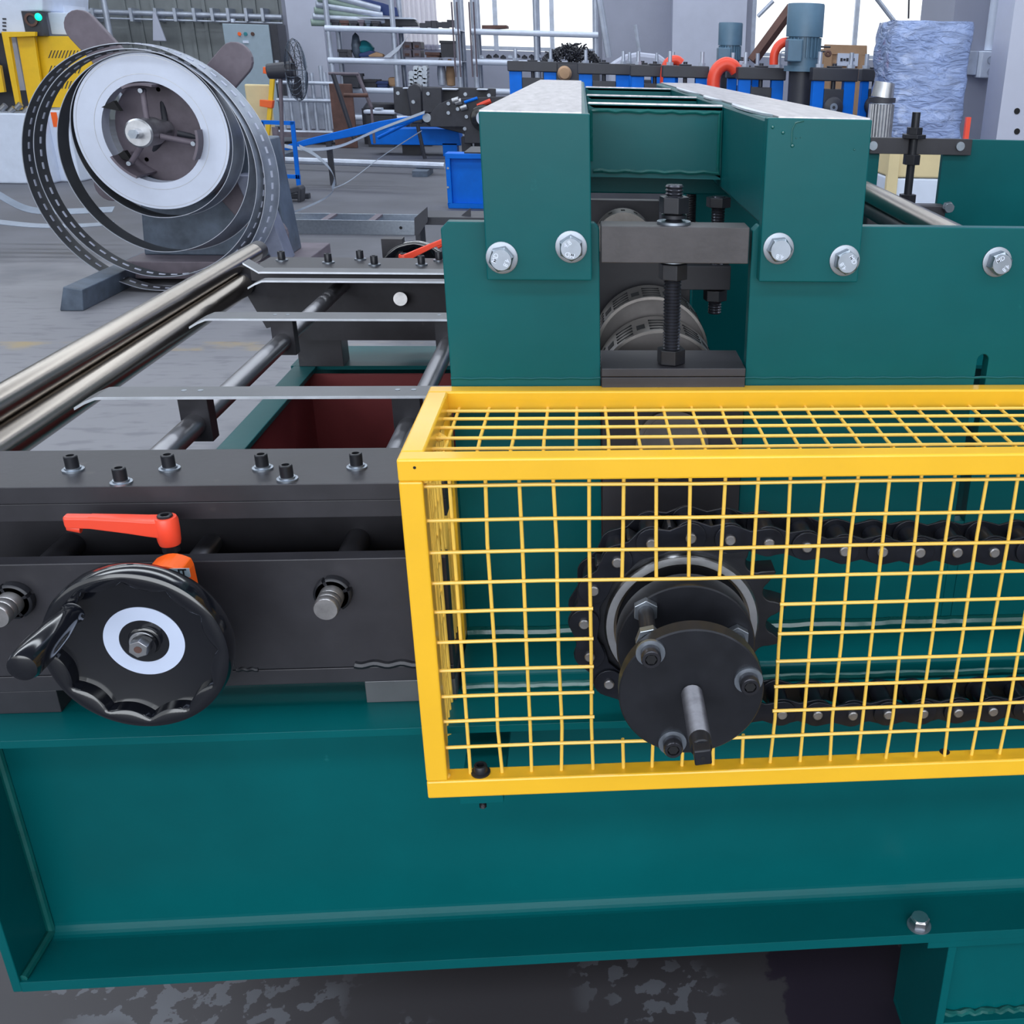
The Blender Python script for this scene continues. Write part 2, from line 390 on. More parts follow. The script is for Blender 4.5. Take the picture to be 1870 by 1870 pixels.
# =================================================================== GANTRY BEAMS
gan = thing('gantry_frame', 'green double cross beam with bare steel tops bolted over the side plates', 'machine frame', (.1, 1.6, 1.33))
for i, (xa, xb) in enumerate(((-.1145, .0090), (.2110, .3330))):
    mp = B().box(xa, xb, 1.238, 1.2595, 1.2585, 1.4445)
    obj('mounting_plate', mp, GREEN, gan, .0014)
    bb = B()
    if i == 0: bb.box(xa+.001, xb-.001, 1.2595, 3.15, 1.3225, 1.4435)
    else:
        bb.box(xa+.0005, xb-.001, 1.2595, 3.15, 1.3225, 1.4435)
    obj('beam', bb, GREEN, gan, .004)
    t0 = xa+(.0 if i == 0 else .013)
    obj('top_face', B().box(t0, xb-(.009 if i == 0 else .001), 1.243, 3.15, 1.4436, 1.4462), BARE, gan, .0006, label='bare unpainted steel top face')
    if i == 1:
        for ya, yb in ((1.28, 1.63), (1.76, 2.0), (2.1, 2.6)):
            n = 10; pr = [(xa+.013, ya)] + [(xa+.013-.012*math.sin(PI*k/n)**.5, ya+(yb-ya)*k/n) for k in range(n+1)] + [(xa+.013, yb)]
            obj('top_edge', B().prism(pr[1:-1], 2, 1.4437, 1.4464), BRIGHT, gan, label='bare cut edge')
for ya, yb in ((1.64, 1.70), (2.02, 2.08), (2.62, 2.68)):
    b = B().box(.009, .211, ya, ya+.008, 1.337, 1.440).box(.009, .211, ya, yb, 1.337, 1.344).box(.009, .211, ya, yb, 1.434, 1.4405)
    o = obj('cross_member', b, GREEN, gan, .001)
    obj('bare_edge', B().box(.010, .210, ya, ya+.005, 1.4406, 1.4430), BARE, o)
zz = 1.347
loop = [(.016+.012*i, 1.6385, 1.346+.0012*math.sin(i*1.9)) for i in range(17)] + [(.206, 1.6385, 1.352+.012*i) for i in range(7)] + [(.206-.012*i, 1.6385, 1.4315+.0012*math.sin(i*2.3)) for i in range(17)] + [(.013, 1.6385, 1.42-.012*i) for i in range(6)]
obj('weld_bead', B().tube(loop, .0032, 6), GREENR, gan)
for (px, py, an, mk) in ((916,472,.2,(('MD',1.2),('4.8',-2.0))), (1043,452,.55,(('4.8',.6),('MD',2.9))), (1423,455,.1,(('4.8',3.0),)), (1544,477,.45,(('MD',-1.0),('4.8',2.2)))):
    c = P(px, py, 1, 1.238-.006); hexbolt('bolt', (c.x, 1.238, c.z), (0,-1,0), .0148, .015, gan, an, .0185, mark=mk)
for (px, py, r) in ((1411,232,.0022), (1430,242,.0023), (1447,266,.0024), (1560,273,.0012), (1454,252,.0008), (1462,251,.0008)):
    c = P(px, py, 1, 1.238); obj('paint_drip', B().lathe([(0,.0016),(r*.6,.0013),(r,0)], c, (0,-1,0), 12), GREENR, gan)
c = [P(x_, y_, 1, 1.2375) for x_, y_ in ((1468,221),(1453,224),(1447,236),(1446,262))]
obj('paint_drip', B().tube(c, .0009, 6), GREENR, gan)

# =================================================================== ROLL STAND IN THE WINDOW
adj = thing('roll_adjuster', 'black steel crossbar and vertical threaded screw set in the green side window', 'clamp', (.109, 1.275, 1.14))
XS = .109; YS = 1.275
obj('crossbar', B().box(.0205, .1985, 1.25, 1.292, 1.2775, 1.3205), BAR2, adj, .001)
obj('bearing_cap', B().box(.0200, .2020, 1.25, 1.34, 1.1365, 1.1470), BLACK, adj, .0008)
obj('bearing_block', B().box(.0200, .2020, 1.2505, 1.34, .832, 1.1355), BLACK, adj, .0008)
obj('threaded_rod', B().thread((XS,YS,1.148),(XS,YS,1.366), .0113, .0040, depth=.0019), THREADM, adj)
def nut(z0, z1, parent, x=XS, y=YS, r=.0185, m=BLACK2, an=.2): return obj('nut', B().cyl((x,y,z0),(x,y,z1), r, n=6, rot=an), m, parent, .0009)
nut(1.3335, 1.3525, adj); nut(1.2545, 1.2735, adj); nut(1.148, 1.1665, adj)
obj('lock_washer', B().lathe([(.0105,0),(.0155,0),(.0155,.004),(.0105,.004)], (XS,YS,1.3275), (0,0,1)), BLACK2, adj)
obj('washer', B().lathe([(.010,0),(.0205,0),(.0205,.003),(.010,.003)], (XS,YS,1.3208), (0,0,1)), ZINC, adj)
obj('washer', B().lathe([(.010,0),(.0175,0),(.0175,.002),(.010,.002)], (XS,YS,1.2752), (0,0,1)), ZINC, adj)
c1 = P(1228, 815, 1, 1.245)
obj('bearing_cover', B().cyl((.110,1.2503,1.046),(.110,1.243,1.046), .0475, n=48).cyl((.110,1.243,1.046),(.110,1.2415,1.046), .041, n=48), ROLLF, adj, .0006, label='round ground steel shaft cover')
# second, inner screw set
adj2 = thing('roll_adjuster', 'inner black screw and nuts on black bracket behind the window, right of the rolls', 'clamp', (.21, 1.55, 1.14))
xs = P(1312, 370, 1, 1.55).x; ys = 1.55
def zat(py): return P(1312, py, 1, ys).z
obj('threaded_rod', B().thread((xs,ys,zat(572)),(xs,ys,zat(358)), .0105, .004), THREADM, adj2)
nut(zat(378), zat(360), adj2, xs, ys); nut(zat(548), zat(528), adj2, xs, ys)
obj('bracket', B().box(xs-.06, xs+.02, 1.53, 1.57, zat(525), zat(482)), BLACK, adj2, .001)
obj('bearing_plate', B().box(.0, xs-.035, 1.58, 1.60, .9, zat(486)+.012), BLACK, adj2, .001)
adj3 = thing('roll_adjuster', 'thin dark screw and nut on the innermost black plate behind the crossbar', 'clamp', (.2, 1.9, 1.14))
obj('bearing_plate', B().box(-.01, .14, 1.96, 1.985, .95, P(1150,366,1,1.96).z), BLACK, adj3, .001)
x3 = P(1262, 380, 1, 1.80).x
obj('screw', B().thread((x3,1.8,1.2),(x3,1.8,1.31), .009), BLACK2, adj3); nut(1.235,1.25,adj3,x3,1.8,.015)
# forming rolls
def roll(label, yc, r, px, py, nm=22):
    """slotted drum; its front rim peak lies on the sight line of (px, py)"""
    p = P(px, py, 1, yc); zc = p.z-r; xc = p.x
    t = thing('forming_roll', label, 'roller', (xc, yc, zc))
    L = .085
    obj('drum', B().lathe([(r-.004,0),(r,0),(r,L),(r-.004,L)], (xc,yc,zc), (0,1,0), 64, closed=True), ROLL, t)
    obj('end_face', B().cyl((xc,yc+.004,zc),(xc,yc+.05,zc), r-.004, n=64), ROLLF, t)
    for k in range(nm):
        a = 2*PI*k/nm+.15
        if k % 2 == 0:
            M = Matrix.Translation((xc,yc+.033,zc)) @ Matrix.Rotation(-a, 4, 'Y') @ Matrix.Translation((r,0,0))
            put('slot', slotmesh, t, M=M)
        else:
            for j in range(4):
                M = Matrix.Translation((xc,yc+.012+.016*j,zc)) @ Matrix.Rotation(-a, 4, 'Y') @ Matrix.Translation((r,0,0))
                put('slot', linemesh, t, M=M)
    return t
slotmesh = B().box(-.002,.0004,-.011,.011,-.006,.006).mesh('slot', DARKHOLE)
linemesh = B().box(-.002,.0003,-.0018,.0018,-.013,.013).mesh('slot', DARKHOLE)
roll('grey slotted steel drum nearest the threaded screw in the window', 1.385, .088, 1206, 603)
roll('grey slotted steel drum behind the nearer one in the window', 1.475, .083, 1192, 542)
t = thing('forming_roll', 'small dark slotted drum whose top shows above the black crossbar', 'roller', (.05, 1.86, 1.2))
p = P(1140, 388, 1, 1.86); obj('drum', B().lathe([(.048,0),(.052,0),(.052,.06),(.048,.06)], (p.x,1.86,p.z-.052), (0,1,0), 48, closed=True), ROLL, t)
obj('end_face', B().cyl((p.x,1.864,p.z-.052),(p.x,1.9,p.z-.052), .048, n=48), ROLL, t)
for k in range(14):
    put('slot', slotmesh, t, M=Matrix.Translation((p.x,1.89,p.z-.052)) @ Matrix.Rotation(-2*PI*k/14+.2, 4, 'Y') @ Matrix.Translation((.052,0,0)) @ Matrix.Diagonal((1,.6,.6,1)))

# far window screw
adj4 = thing('roll_adjuster', 'small black screw and strap across the far green side window', 'clamp', (.91, 2.93, 1.15))
obj('strap', B().box(.790, 1.078, 2.935, 2.955, 1.2815, 1.3235), BLACK, adj4, .001, label='dull purplish strap')
xq = P(1668, 260, 1, 2.93).x
obj('screw', B().cyl((xq,2.93,P(1656,360,1,2.93).z),(xq,2.93,P(1676,205,1,2.93).z), .0115, n=12), BLACK2, adj4)
for z0, z1, r in ((1.3235,1.334,.033),(1.334,1.352,.022),(1.255,1.2815,.024),(1.152,1.176,.024)):
    obj('nut', B().cyl((xq,2.93,z0),(xq,2.93,z1), r, n=6), BLACK2, adj4, .001)
obj('bearing_block', B().box(.79, 1.014, 2.90, 2.95, .98, 1.150), BLACK, adj4, .004)
obj('shaft_end', B().cyl((.895,2.905,1.045),(.895,2.86,1.045), .085, n=40).cyl((.895,2.86,1.045),(.895,2.80,1.045), .05, n=40), GROUND, adj4)
for px, py in ((1594,266),(1753,267)):
    c = P(px, py, 1, 2.935); obj('screw_head', B().cyl(c, c+Vector((0,-.006,0)), .012, n=20), ZINC, adj4)
c = P(1730, 378, 1, 2.90); hexbolt('bolt', (c.x,2.9,c.z), (0,-1,0), .016, .02, adj4, .2)
b = B().cyl(P(1560,338,1,2.75), P(1760,440,1,1.75), .022, n=28)
t = thing('side_rail_tube', 'shiny steel tube running back behind the right gantry beam', 'tube', (.6, 2.2, 1.1)); obj('tube', b, CHROME, t)
b = B().cyl(P(1570,372,1,2.75), P(1690,440,1,2.0), .02, n=24); t2 = thing('side_rail_bar', 'dark steel bar under the shiny tube right of gantry beam', 'bar', (.6,2.2,1.05)); obj('bar', b, BLACK, t2)

# =================================================================== GUARD CAGE
cage = thing('guard_cage', 'bright yellow welded tube and wire mesh guard over the drive chain', 'guard', (-.19, 1.0, .69))
CX0, CX1, CY0, CY1, CZ0, CZ1, T = -.1935, 1.75, 1.0, 1.259, .6925, 1.1225, .0247
def bar(*a): return obj('frame_bar', B().box(*a), YELLOW, cage, .0022)
bar(CX0, CX1, CY0, CY0+T, CZ1-T, CZ1); bar(CX0, CX1, CY1-T, CY1, CZ1-T, CZ1)
bar(CX0, CX0+T, CY0+T, CY1-T, CZ1-T, CZ1)
bar(CX0, CX1, CY0, CY0+T, CZ0, CZ0+T); bar(CX0, CX0+T, CY0, CY0+T, CZ0+T, CZ1-T)
bar(CX0, CX0+T, CY1-T, CY1, .768, CZ1-T)
bar(CX1, CX1+T, CY0, CY0+T, CZ0, CZ1); bar(CX1, CX1+T, CY0+T, CY1, CZ1-T, CZ1)
rw = .0021
def wire(pts, r=rw): return obj('wire', B().tube(pts, r, 8), YWIRE, cage)
YM = CY0+.0135; HZ = [1.0887,1.0494,1.0116,.9748,.9391,.9004,.8635,.8287,.7946,.7581]
zlo, zhi = CZ0+T-.002, CZ1-T+.002
for k in range(-1, 52):
    x = .0016+.0363*(k-4)
    if x > CX1: break
    w = .0012*math.sin(k*1.7)
    if .01 < x < .20:
        wire([(x+w,YM,zhi),(x,YM,1.02),(x-w,YM,.9735)]); wire([(x,YM,.7595),(x+w,YM,zlo)])
    else:
        wire([(x+w,YM,zhi),(x-w*.6,YM,1.02),(x+w*.5,YM,.88),(x-w,YM,.78),(x+w,YM,zlo)])
for j, z in enumerate(HZ):
    xr = 1.8-.0
    if j in (4,5,6,7,8):
        wire([(CX0+T-.002,YM-.0035,z),(-.10,YM-.0035,z+.0006),(.0045,YM-.0035,z)]); wire([(.216,YM-.0035,z),(.6,YM-.0035,z+.001),(CX1,YM-.0035,z)])
    else:
        wire([(CX0+T-.002,YM-.0035,z),(-.05,YM-.0035,z+.0008),(.12,YM-.0035,z-.0006),(.3,YM-.0035,z+.0006),(CX1,YM-.0035,z)])
ZM = CZ1-.0215
for k in range(0, 53):
    x = PZ(891,748,ZM).x-.0355+(PZ(1367,746,ZM).x-PZ(891,748,ZM).x)/9*k
    if x > CX1: break
    w = .001*math.sin(k*2.3); wire([(x+w,CY0+T-.002,ZM),(x-w,1.13,ZM),(x+w,CY1-T+.002,ZM)])
for y in [PZ(1000,py,ZM+.0035).y for py in (750,764,780,799,818)]+[PZ(1000,818,ZM+.0035).y-.034, PZ(1000,818,ZM+.0035).y-.067]:
    wire([(CX0+T-.002,y,ZM+.0035),(0,y+.0006,ZM+.003),(.3,y,ZM+.0035),(CX1,y,ZM+.0035)])
XM = CX0+.012
for j, z in enumerate([1.075]+[1.0487-.0368*i for i in range(9)]):
    w = random.uniform(-.002,.002)
    wire([(XM,CY0+T+.006,z-.016),(XM-.001,CY0+T+.002,z-.019),(XM,CY0+T-.001,z-.012),(XM+.001,CY0+T+.012,z+w),(XM,1.13,z+w),(XM,CY1-T+.002,z)])
for k in range(13):
    y = 1.034+.0168*k; wire([(XM+.0035,y,zhi),(XM+.0035+.003*math.sin(k),y+.002*math.sin(k*2),.9),(XM+.0035,y,(CZ0+.006, CZ0+.03, .712, .735, .76, .775)[min(5, k//2)])])
wire([(XM,CY0+T,CZ0+.035),(XM,1.13,CZ0+.048),(XM,CY1-T,CZ0+.06)])
b = B()
for x, y, z in ((CX0+T,CY0+.015,zhi-.003),(CX0+T,CY1-.02,zhi),(CX0+T,1.08,zhi-.002),(CX0+T-.001,CY0+.015,zlo+.002),(CX0+T,1.14,zhi-.001)):
    for i in range(4): b.lathe([(0,-.004),(.004,-.002),(.0045,.001),(0,.004)], (x+random.uniform(-.003,.004),y+random.uniform(-.01,.01),z+random.uniform(-.005,.003)), (0,0,1), 8)
obj('weld_spatter', b, YWIRE, cage, kind='stuff')
c = P(878, 1411, 2, CZ0+T)
bt = obj('socket_screw', B().lathe([(.0115,0),(.0115,.002),(.0085,.003),(.0080,.0105),(.0072,.0115),(.0045,.0115),(.0045,.006),(0,.006)], (c.x,c.y,CZ0+T), (0,0,1), 24), BLACK2, cage)
obj('screw_tip', B().thread((c.x,c.y,CZ0-.027),(c.x,c.y,CZ0-.010), .0045), BLACK2, cage)
obj('bracket_tab', B().box(c.x-.026, c.x+.026, 1.003, YB0+.09, CZ0-.0125, CZ0-.0005), GREEN, base, .0008)
c = P(1725, 1373, 2, CZ0+T)
obj('screw_hole', B().cyl((c.x,c.y,CZ0+T-.001),(c.x,c.y,CZ0+T+.0004), .0065, n=20), DARKHOLE, cage)
c = P(757, 854, 1, CY0)
obj('rivet_hole', B().cyl((c.x,CY0+.001,c.z),(c.x,CY0-.0004,c.z), .0016, n=10), DARKHOLE, cage)

# =================================================================== CHAIN AND SPROCKET
SX, SZ, SR, PITCH = .1094, .8913, .1155, .0449
YC = 1.046
path = []
for x, z in ((1.75,.9805),(.4732,.9813),(.383,.9831),(.2927,.9868),(.2477,.9930),(.2047,.9985),(.1601,1.0035)): path.append((x, z))
for i in range(0, 41):
    a = math.radians(84+4.45*i); path.append((SX+SR*math.cos(a), SZ+SR*math.sin(a)))
for x, z in ((.165,.7715),(.2348,.763),(.3234,.758),(.46,.757),(1.75,.757)): path.append((x, z))
seg = []
def walk(path, d):
    fine = []
    for i in range(len(path)-1):
        a_, b_ = Vector(path[i]), Vector(path[i+1]); n = max(1, int((b_-a_).length/.0004))
        fine += [a_+(b_-a_)*k/n for k in range(n)]
    pts = [fine[0]]
    for p in fine:
        if (p-pts[-1]).length >= d: pts.append(p)
    return pts
best = min((min((p-Vector((.1148,1.0065))).length for p in walk([(1.75-s_,.9805)]+path[1:], PITCH)), s_) for s_ in [i*.003 for i in range(15)])
pins = walk([(1.75-best[1], .9805)]+path[1:], PITCH)
def link_loop(r, w, n=12):
    L = []
    h = PITCH/2
    for i in range(n+1):
        a = math.radians(-110+220*i/n); L.append((h+r*math.cos(a), r*math.sin(a)))
    L.append((0, w))
    for i in range(n+1):
        a = math.radians(70+220*i/n); L.append((-h+r*math.cos(a), r*math.sin(a)))
    L.append((0, -w)); return L
lk_out = plate('outer_plate', [link_loop(.0178, .0122)], .0032, CHAINM, .0005)
lk_in = plate('inner_plate', [link_loop(.0190, .0132)], .0032, CHAINM, .0005)
rol = B().cyl((0,0,-.0195),(0,0,.0195), .0128, n=20).mesh('roller', CHAINM)
pin = B().cyl((0,0,-.028),(0,0,.030), .0064, .0062, n=16).cyl((0,0,.030),(0,0,.0312), .0062, .0050, n=16).mesh('pin', GROUND)
chain = thing('drive_chain', 'black oiled double-run roller chain looped round the sprocket', 'chain', (SX, YC+.028, .757))
ym = YC+.029
for i, p in enumerate(pins):
    put('roller', rol, chain, M=XZ(p.x, ym, p.y)); put('pin', pin, chain, M=XZ(p.x, ym, p.y))
    if i < len(pins)-1:
        q = pins[i+1]; m_ = (p+q)/2; an = math.atan2(q.y-p.y, q.x-p.x)
        off, me_ = (.0252, lk_out) if i % 2 == 0 else (.0212, lk_in)
        for s_ in (-1, 1): put('outer_plate' if i % 2 == 0 else 'inner_plate', me_, chain, M=XZ(m_.x, ym+s_*off, m_.y, an))
# sprocket
NT = 16
ph = min(((math.atan2(p.y-SZ, p.x-SX)) for p in pins if abs((p-Vector((SX,SZ))).length-SR) < .002 and p.x < SX-.05), key=lambda a: abs(abs(a)-PI))
L = []
for k in range(NT):
    a = ph+2*PI*k/NT; cx_, cy_ = SX*0+SR*math.cos(a), SR*math.sin(a)
    for i in range(9):
        t_ = math.radians(74-i*18.5)
        L.append((cx_-.0134*math.cos(a+t_), cy_-.0134*math.sin(a+t_)))
    am = a+PI/NT
    L.append((.1265*math.cos(am-.014), .1265*math.sin(am-.014))); L.append((.1265*math.cos(am+.014), .1265*math.sin(am+.014)))
spm = plate('sprocket_teeth', [L, circ(.06, 48)], .030, BLACK2, .0015)
spr = thing('sprocket', 'toothed black sprocket with bright hub ring inside the chain loop', 'sprocket', (SX, ym, SZ))
put('sprocket_teeth', spm, spr, M=XZ(SX, ym, SZ))
obj('hub_ring', B().lathe([(.092,.0),(.092,.006),(.0895,.0095),(.0810,.010),(.0775,.0065),(.0770,-.004)], (SX,ym-.0152,SZ), (0,-1,0), 72), STEEL, spr, label='bright turned steel ring')
obj('hub_web', B().lathe([(.0775,-.003),(.0,-.003)], (SX,ym-.0152,SZ), (0,-1,0), 48), BLACK2, spr)
SOCK = mat('socket_head_steel', (.055,.055,.065), .25, metal=.7, var=.1)
SHAFTM = mat('oily_thread_steel', (.16,.16,.18), .32, metal=.85, var=.2, scale=80)
coup = thing('torque_coupling', 'pair of round black plates with socket screws on the sprocket shaft end', 'coupling', (SX, .95, SZ))
obj('rear_disc', B().lathe([(0,0),(.0775,0),(.079,.0015),(.079,.030),(0,.030)], (SX,1.0,SZ), (0,1,0), 72), BLACK2, coup)
obj('front_disc', B().lathe([(0,0),(.0755,0),(.077,.0015),(.077,.0195),(.0755,.021),(0,.021)], (.1066,.908,SZ), (0,1,0), 72), BLACK2, coup)
sh = obj('threaded_shaft', B().thread((.1066,.908,SZ),(.1066,.828,SZ), .0116, .0030, depth=.0016), SHAFTM, coup)
obj('squared_end', B().cyl((.1066,.828,SZ),(.1066,.798,SZ), .0118, n=4, rot=PI/4+.1).cyl((.1066,.830,SZ),(.1066,.812,SZ), .0108, n=20), BLACK2, sh, .0012)
obj('centre_hole', B().cyl((.1066,.7985,SZ),(.1066,.7976,SZ), .0022, n=12), DARKHOLE, sh)
obj('inner_shaft', B().cyl((SX,.93,SZ),(SX,1.25,SZ), .03, n=28), BLACK2, coup)
for k, (px, py) in enumerate(((1188,1193),(1367,1243),(1228,1357))):
    c = P(px, py, 1, .905)
    s_ = obj('socket_screw', B().lathe([(.0104,0),(.0104,.0105),(.0094,.0125),(.0064,.0125),(.0060,.0085),(0,.0085)], (c.x,.904,c.z), (0,-1,0), 28), SOCK, coup)
    obj('washer', B().lathe([(.006,0),(.0152,0),(.0152,.0035),(.006,.0035)], (c.x,.908,c.z), (0,-1,0), 28), ZINC, s_)
    obj('socket_hole', B().cyl((c.x,.8965,c.z),(c.x,.8925,c.z), .0058, n=6), DARKHOLE, s_)
    st = obj('standoff_bolt', B().cyl((c.x,.929,c.z),(c.x,1.0,c.z), .0088, n=20), BLACK2, coup)
    obj('nut', B().cyl((c.x,.9995,c.z),(c.x,.990,c.z), .0145, n=6, rot=.5), ZINC, st, .0006)
    obj('nut', B().cyl((c.x,.9395,c.z),(c.x,.9295,c.z), .0145, n=6, rot=.2), ZINC, st, .0006)
# =================================================================== ENTRY TABLE (black steel, left)
YA = 1.137
XE0, XE1 = -.80, -.172
tab = thing('entry_table', 'black steel plate entry guide table with rods and screws left of the yellow cage', 'machine table', (-.48, YA, ZT))
tz = P(400,1024.6,1,YA).z; jz = P(500,1222,1,YA).z; bz = P(500,1250,1,YA).z
obj('front_plate', B().box(XE0, XE1, YA, YA+.022, jz, tz), BLACK, tab, .001)
obj('lower_bar', B().box(XE0, XE1, YA-.0005, YA+.10, bz, jz-.0006), BLACK, tab, .001)
w = [P(648+7*i, 1213+2.2*math.sin(i*.9)-i*.1, 1, YA) for i in range(17)]
obj('weld_bead', B().tube(w, .0052, 8), BLACK2, tab)
obj('weld_bead', B().tube([P(432+5*i, 1222+1.2*math.sin(i*1.9), 1, YA) for i in range(9)], .003, 8), BLACK2, tab)
for xa, xb, lab in ((XE0, P(105,1275,1,YA).x, None), (P(668,1270,1,YA).x, XE1, 'bare steel spacer block')):
    obj('spacer_block', B().box(xa, xb, YA+.001, YA+.09, ZT, bz), STRIP if lab else BLACK, tab, .001, label=lab)
YS_ = 1.172; sl = P(400,886,1,YS_).z; s2 = P(400,917,1,YS_).z; s3 = P(400,949,1,YS_).z
yb = PZ(400,820,sl).y
obj('top_slab', B().box(XE0, XE1, YS_, yb, s2+.0004, sl), BLACK, tab, .0008)
obj('lower_slab', B().box(XE0, XE1, YS_+.0015, yb, s3, s2-.0004), BLACK, tab, .0008)
obj('back_plate', B().box(XE0, XE1, YA+.148, YA+.168, bz+.03, s3), BLACK, tab)
zr = P(610,1080,1,YA).z; xr = P(610,1080,1,YA).x
def lock_nut(x):
    b = B()
    for k in range(4):
        n = 8; a0 = PI/2*k+.5; prof = []
        for i in range(n):
            a = a0+(PI/2-.22)*i/(n-1); prof.append((a))
        vs = []
        for a in prof:
            for r_, y_ in ((.0135,YA-.0005),(.0225,YA-.0005),(.0225,YA-.010),(.0205,YA-.0115),(.0135,YA-.0115)): vs.append((x+r_*math.cos(a), y_, zr+r_*math.sin(a)))
        fs = []
        for i in range(n-1):
            for j in range(5): fs.append((5*i+j, 5*i+5+j, 5*i+5+(j+1)%5, 5*i+(j+1)%5))
        fs += [(0,1,2,3,4), (5*n-1,5*n-2,5*n-3,5*n-4,5*n-5)]
        b.add(vs, fs)
    b.lathe([(.0135,-.001),(.0195,-.001),(.0195,-.0115),(.0135,-.0115)], (x,YA,zr), (0,1,0), 32)
    return b
xl = P(30,1094,1,YA).x
DRODM = mat('dark_rod_steel', (.10,.10,.12), .35, metal=.7)
for x in (xr, xl):
    e = obj('tie_rod', B().lathe([(0,-.046),(.0135,-.046),(.0145,-.044),(.0145,-.036),(.0140,-.035),(.0146,-.034),(.0146,-.026),(.0140,-.025),(.0146,-.024),(.0146,0)], (x,YA,zr), (0,1,0), 40), GROUND, tab, label='bare steel rod end')
    obj('slotted_lock_nut', lock_nut(x), BLACK2, e)
for x in (xr, xl):
    obj('tie_rod', B().cyl((x,YA+.02,zr),(x,YA+.15,zr), .0165, n=28), DRODM, tab)
xm = P(385,1000,1,YA+.14).x
obj('spindle', B().thread((xm,YA+.02,zr),(xm,YA+.15,zr), .0135), DRODM, tab)
for (px, py) in ((134,853),(222,876),(310,851),(480,850),(525,870),(652,848)):
    c = PZ(px, py+6, sl)
    s_ = obj('socket_screw', B().lathe([(.0078,.0045),(.0078,.0185),(.0068,.0195),(.0046,.0195),(.0046,.012),(0,.012)], (c.x,c.y,sl), (0,0,1), 24), BLACK2, tab)
    obj('washer', B().lathe([(.005,0),(.0125,0),(.0125,.0022),(.0095,.0026),(.0095,.0045),(.005,.0045)], (c.x,c.y,sl), (0,0,1), 28), ZINC, s_)
RODM = mat('long_rod_steel', (.33,.33,.36), .30, metal=.9, var=.10, scale=3, stretch=(5,.2,5))
# guide strips, posts, long rods
zs = 1.03
def strip(name, y0, y1, x0, z=zs, up=False, xe=XE1):
    pts = [(x0,y0,z+(.020 if up else -.016)),(x0+.016,y0,z+(.010 if up else -.007)),(x0+.032,y0,z-.0005),(x0+.040,y0,z),(xe,y0,z)]
    b = B(); m = len(pts); vs = []
    for x, y, zz in pts: vs += [(x,y,zz-.0045),(x,y1,zz-.0045),(x,y1,zz),(x,y0,zz)]
    fs = []
    for k in range(m-1):
        for i in range(4): fs.append((4*k+i,4*k+4+i,4*k+4+(i+1)%4,4*k+(i+1)%4))
    fs += [(0,1,2,3),(4*m-1,4*m-2,4*m-3,4*m-4)]
    o = put(name, b.add(vs, fs).mesh(name, STRIP), tab, .0006)
    e = B(); vs = []
    for x, y, zz in pts: vs += [(x,y-.0004,zz-.0043),(x,y+.0003,zz-.0043),(x,y+.0003,zz-.0002),(x,y-.0004,zz-.0002)]
    put('bright_edge', e.add(vs, fs).mesh('bright_edge', BRIGHT), o)
    return o
strip('guide_strip', 1.517, 1.569, -.750); strip('guide_strip', 2.018, 2.0755, -.755)
strip('guide_strip', 2.39, 2.42, -.753, zs-.0); strip('guide_strip', 2.44, 2.49, -.772, zs+.010, True)
for y in (1.548, 2.052):
    for x in (-.590, -.275):
        o = obj('post', B().box(x-.0215, x+.0215, y-.008, y+.0205, .951, zs-.0045), BLACK, tab, .001)
        for dx in (-.012, .012): obj('rivet', B().cyl((x+dx,y,zs),(x+dx,y,zs+.0006), .004, n=12), ZINC, o)
for x, z in ((-.592,.979), (-.274,.972)):
    obj('long_rod', B().cyl((x,YA+.168,z),(x,2.60,z), .0165, n=32), RODM, tab)
obj('screw_end', B().cyl(P(731,546,1,2.56), P(731,546,1,2.62), .0165, n=24), GROUND, tab)
# far side of the table
ys0, ys1 = 2.495, 2.665
obj('far_top_slab', B().box(-.775, XE1, ys0, ys1, zs-.022, zs+.004), BLACK, tab, .001)
obj('far_back_plate', B().box(-.775, XE1, 2.60, 2.62, .84, zs-.022), BLACK, tab)
zfr = P(700,621,1,2.71).z
obj('far_front_plate', B().box(-.79, XE1, 2.80, 2.822, zfr, .965), BLACK, tab, .001)
obj('far_rail', B().box(-.755, XE1, 2.71, 2.80, zfr, zfr+.038), BLACK, tab, .001)
obj('far_spacer_block', B().box(-.755, -.64, 2.725, 2.80, ZT, zfr), BLACK, tab, .001)
obj('far_rail_screw', B().cyl((-.64,2.74,zfr+.038),(-.64,2.74,zfr+.058), .009, n=16), BLACK2, tab)
obj('side_bracket', B().prism([(-.86,1.0),(-.775,1.03),(-.70,1.03),(-.70,.93),(-.74,.88),(-.80,.86)], 1, 2.64, 2.66), BLACK, tab, .001)
for (px, py) in ((515,474),(600,478),(658,472),(684,482),(770,482),(802,474)):
    c = PZ(px, py+2, zs+.004)
    s_ = obj('socket_screw', B().lathe([(.009,.004),(.009,.021),(.008,.0225),(.005,.0225),(.005,.014),(0,.014)], (c.x,c.y,zs+.004), (0,0,1), 16), BLACK2, tab)
    obj('washer', B().lathe([(.006,0),(.0145,0),(.0145,.003),(.006,.003)], (c.x,c.y,zs+.004), (0,0,1), 20), ZINC, s_)

# =================================================================== PINCH ROLLERS at the table mouth
def roller(label, x, z, r, y0, y1):
    t = thing('guide_roller', label, 'roller', (x, (y0+y1)/2, z-r))
    obj('roller_body', B().lathe([(0,0),(r-.003,0),(r,.003),(r,y1-y0-.003),(r-.003,y1-y0),(0,y1-y0)], (x,y0,z), (0,1,0), 96), CHROME, t)
    obj('roller_journal', B().cyl((x,y1,z),(x,y1+.05,z), r*.98, n=40), BLACK, t); obj('roller_journal', B().cyl((x,y0-.05,z),(x,y0,z), .014, n=24), BLACK, t)
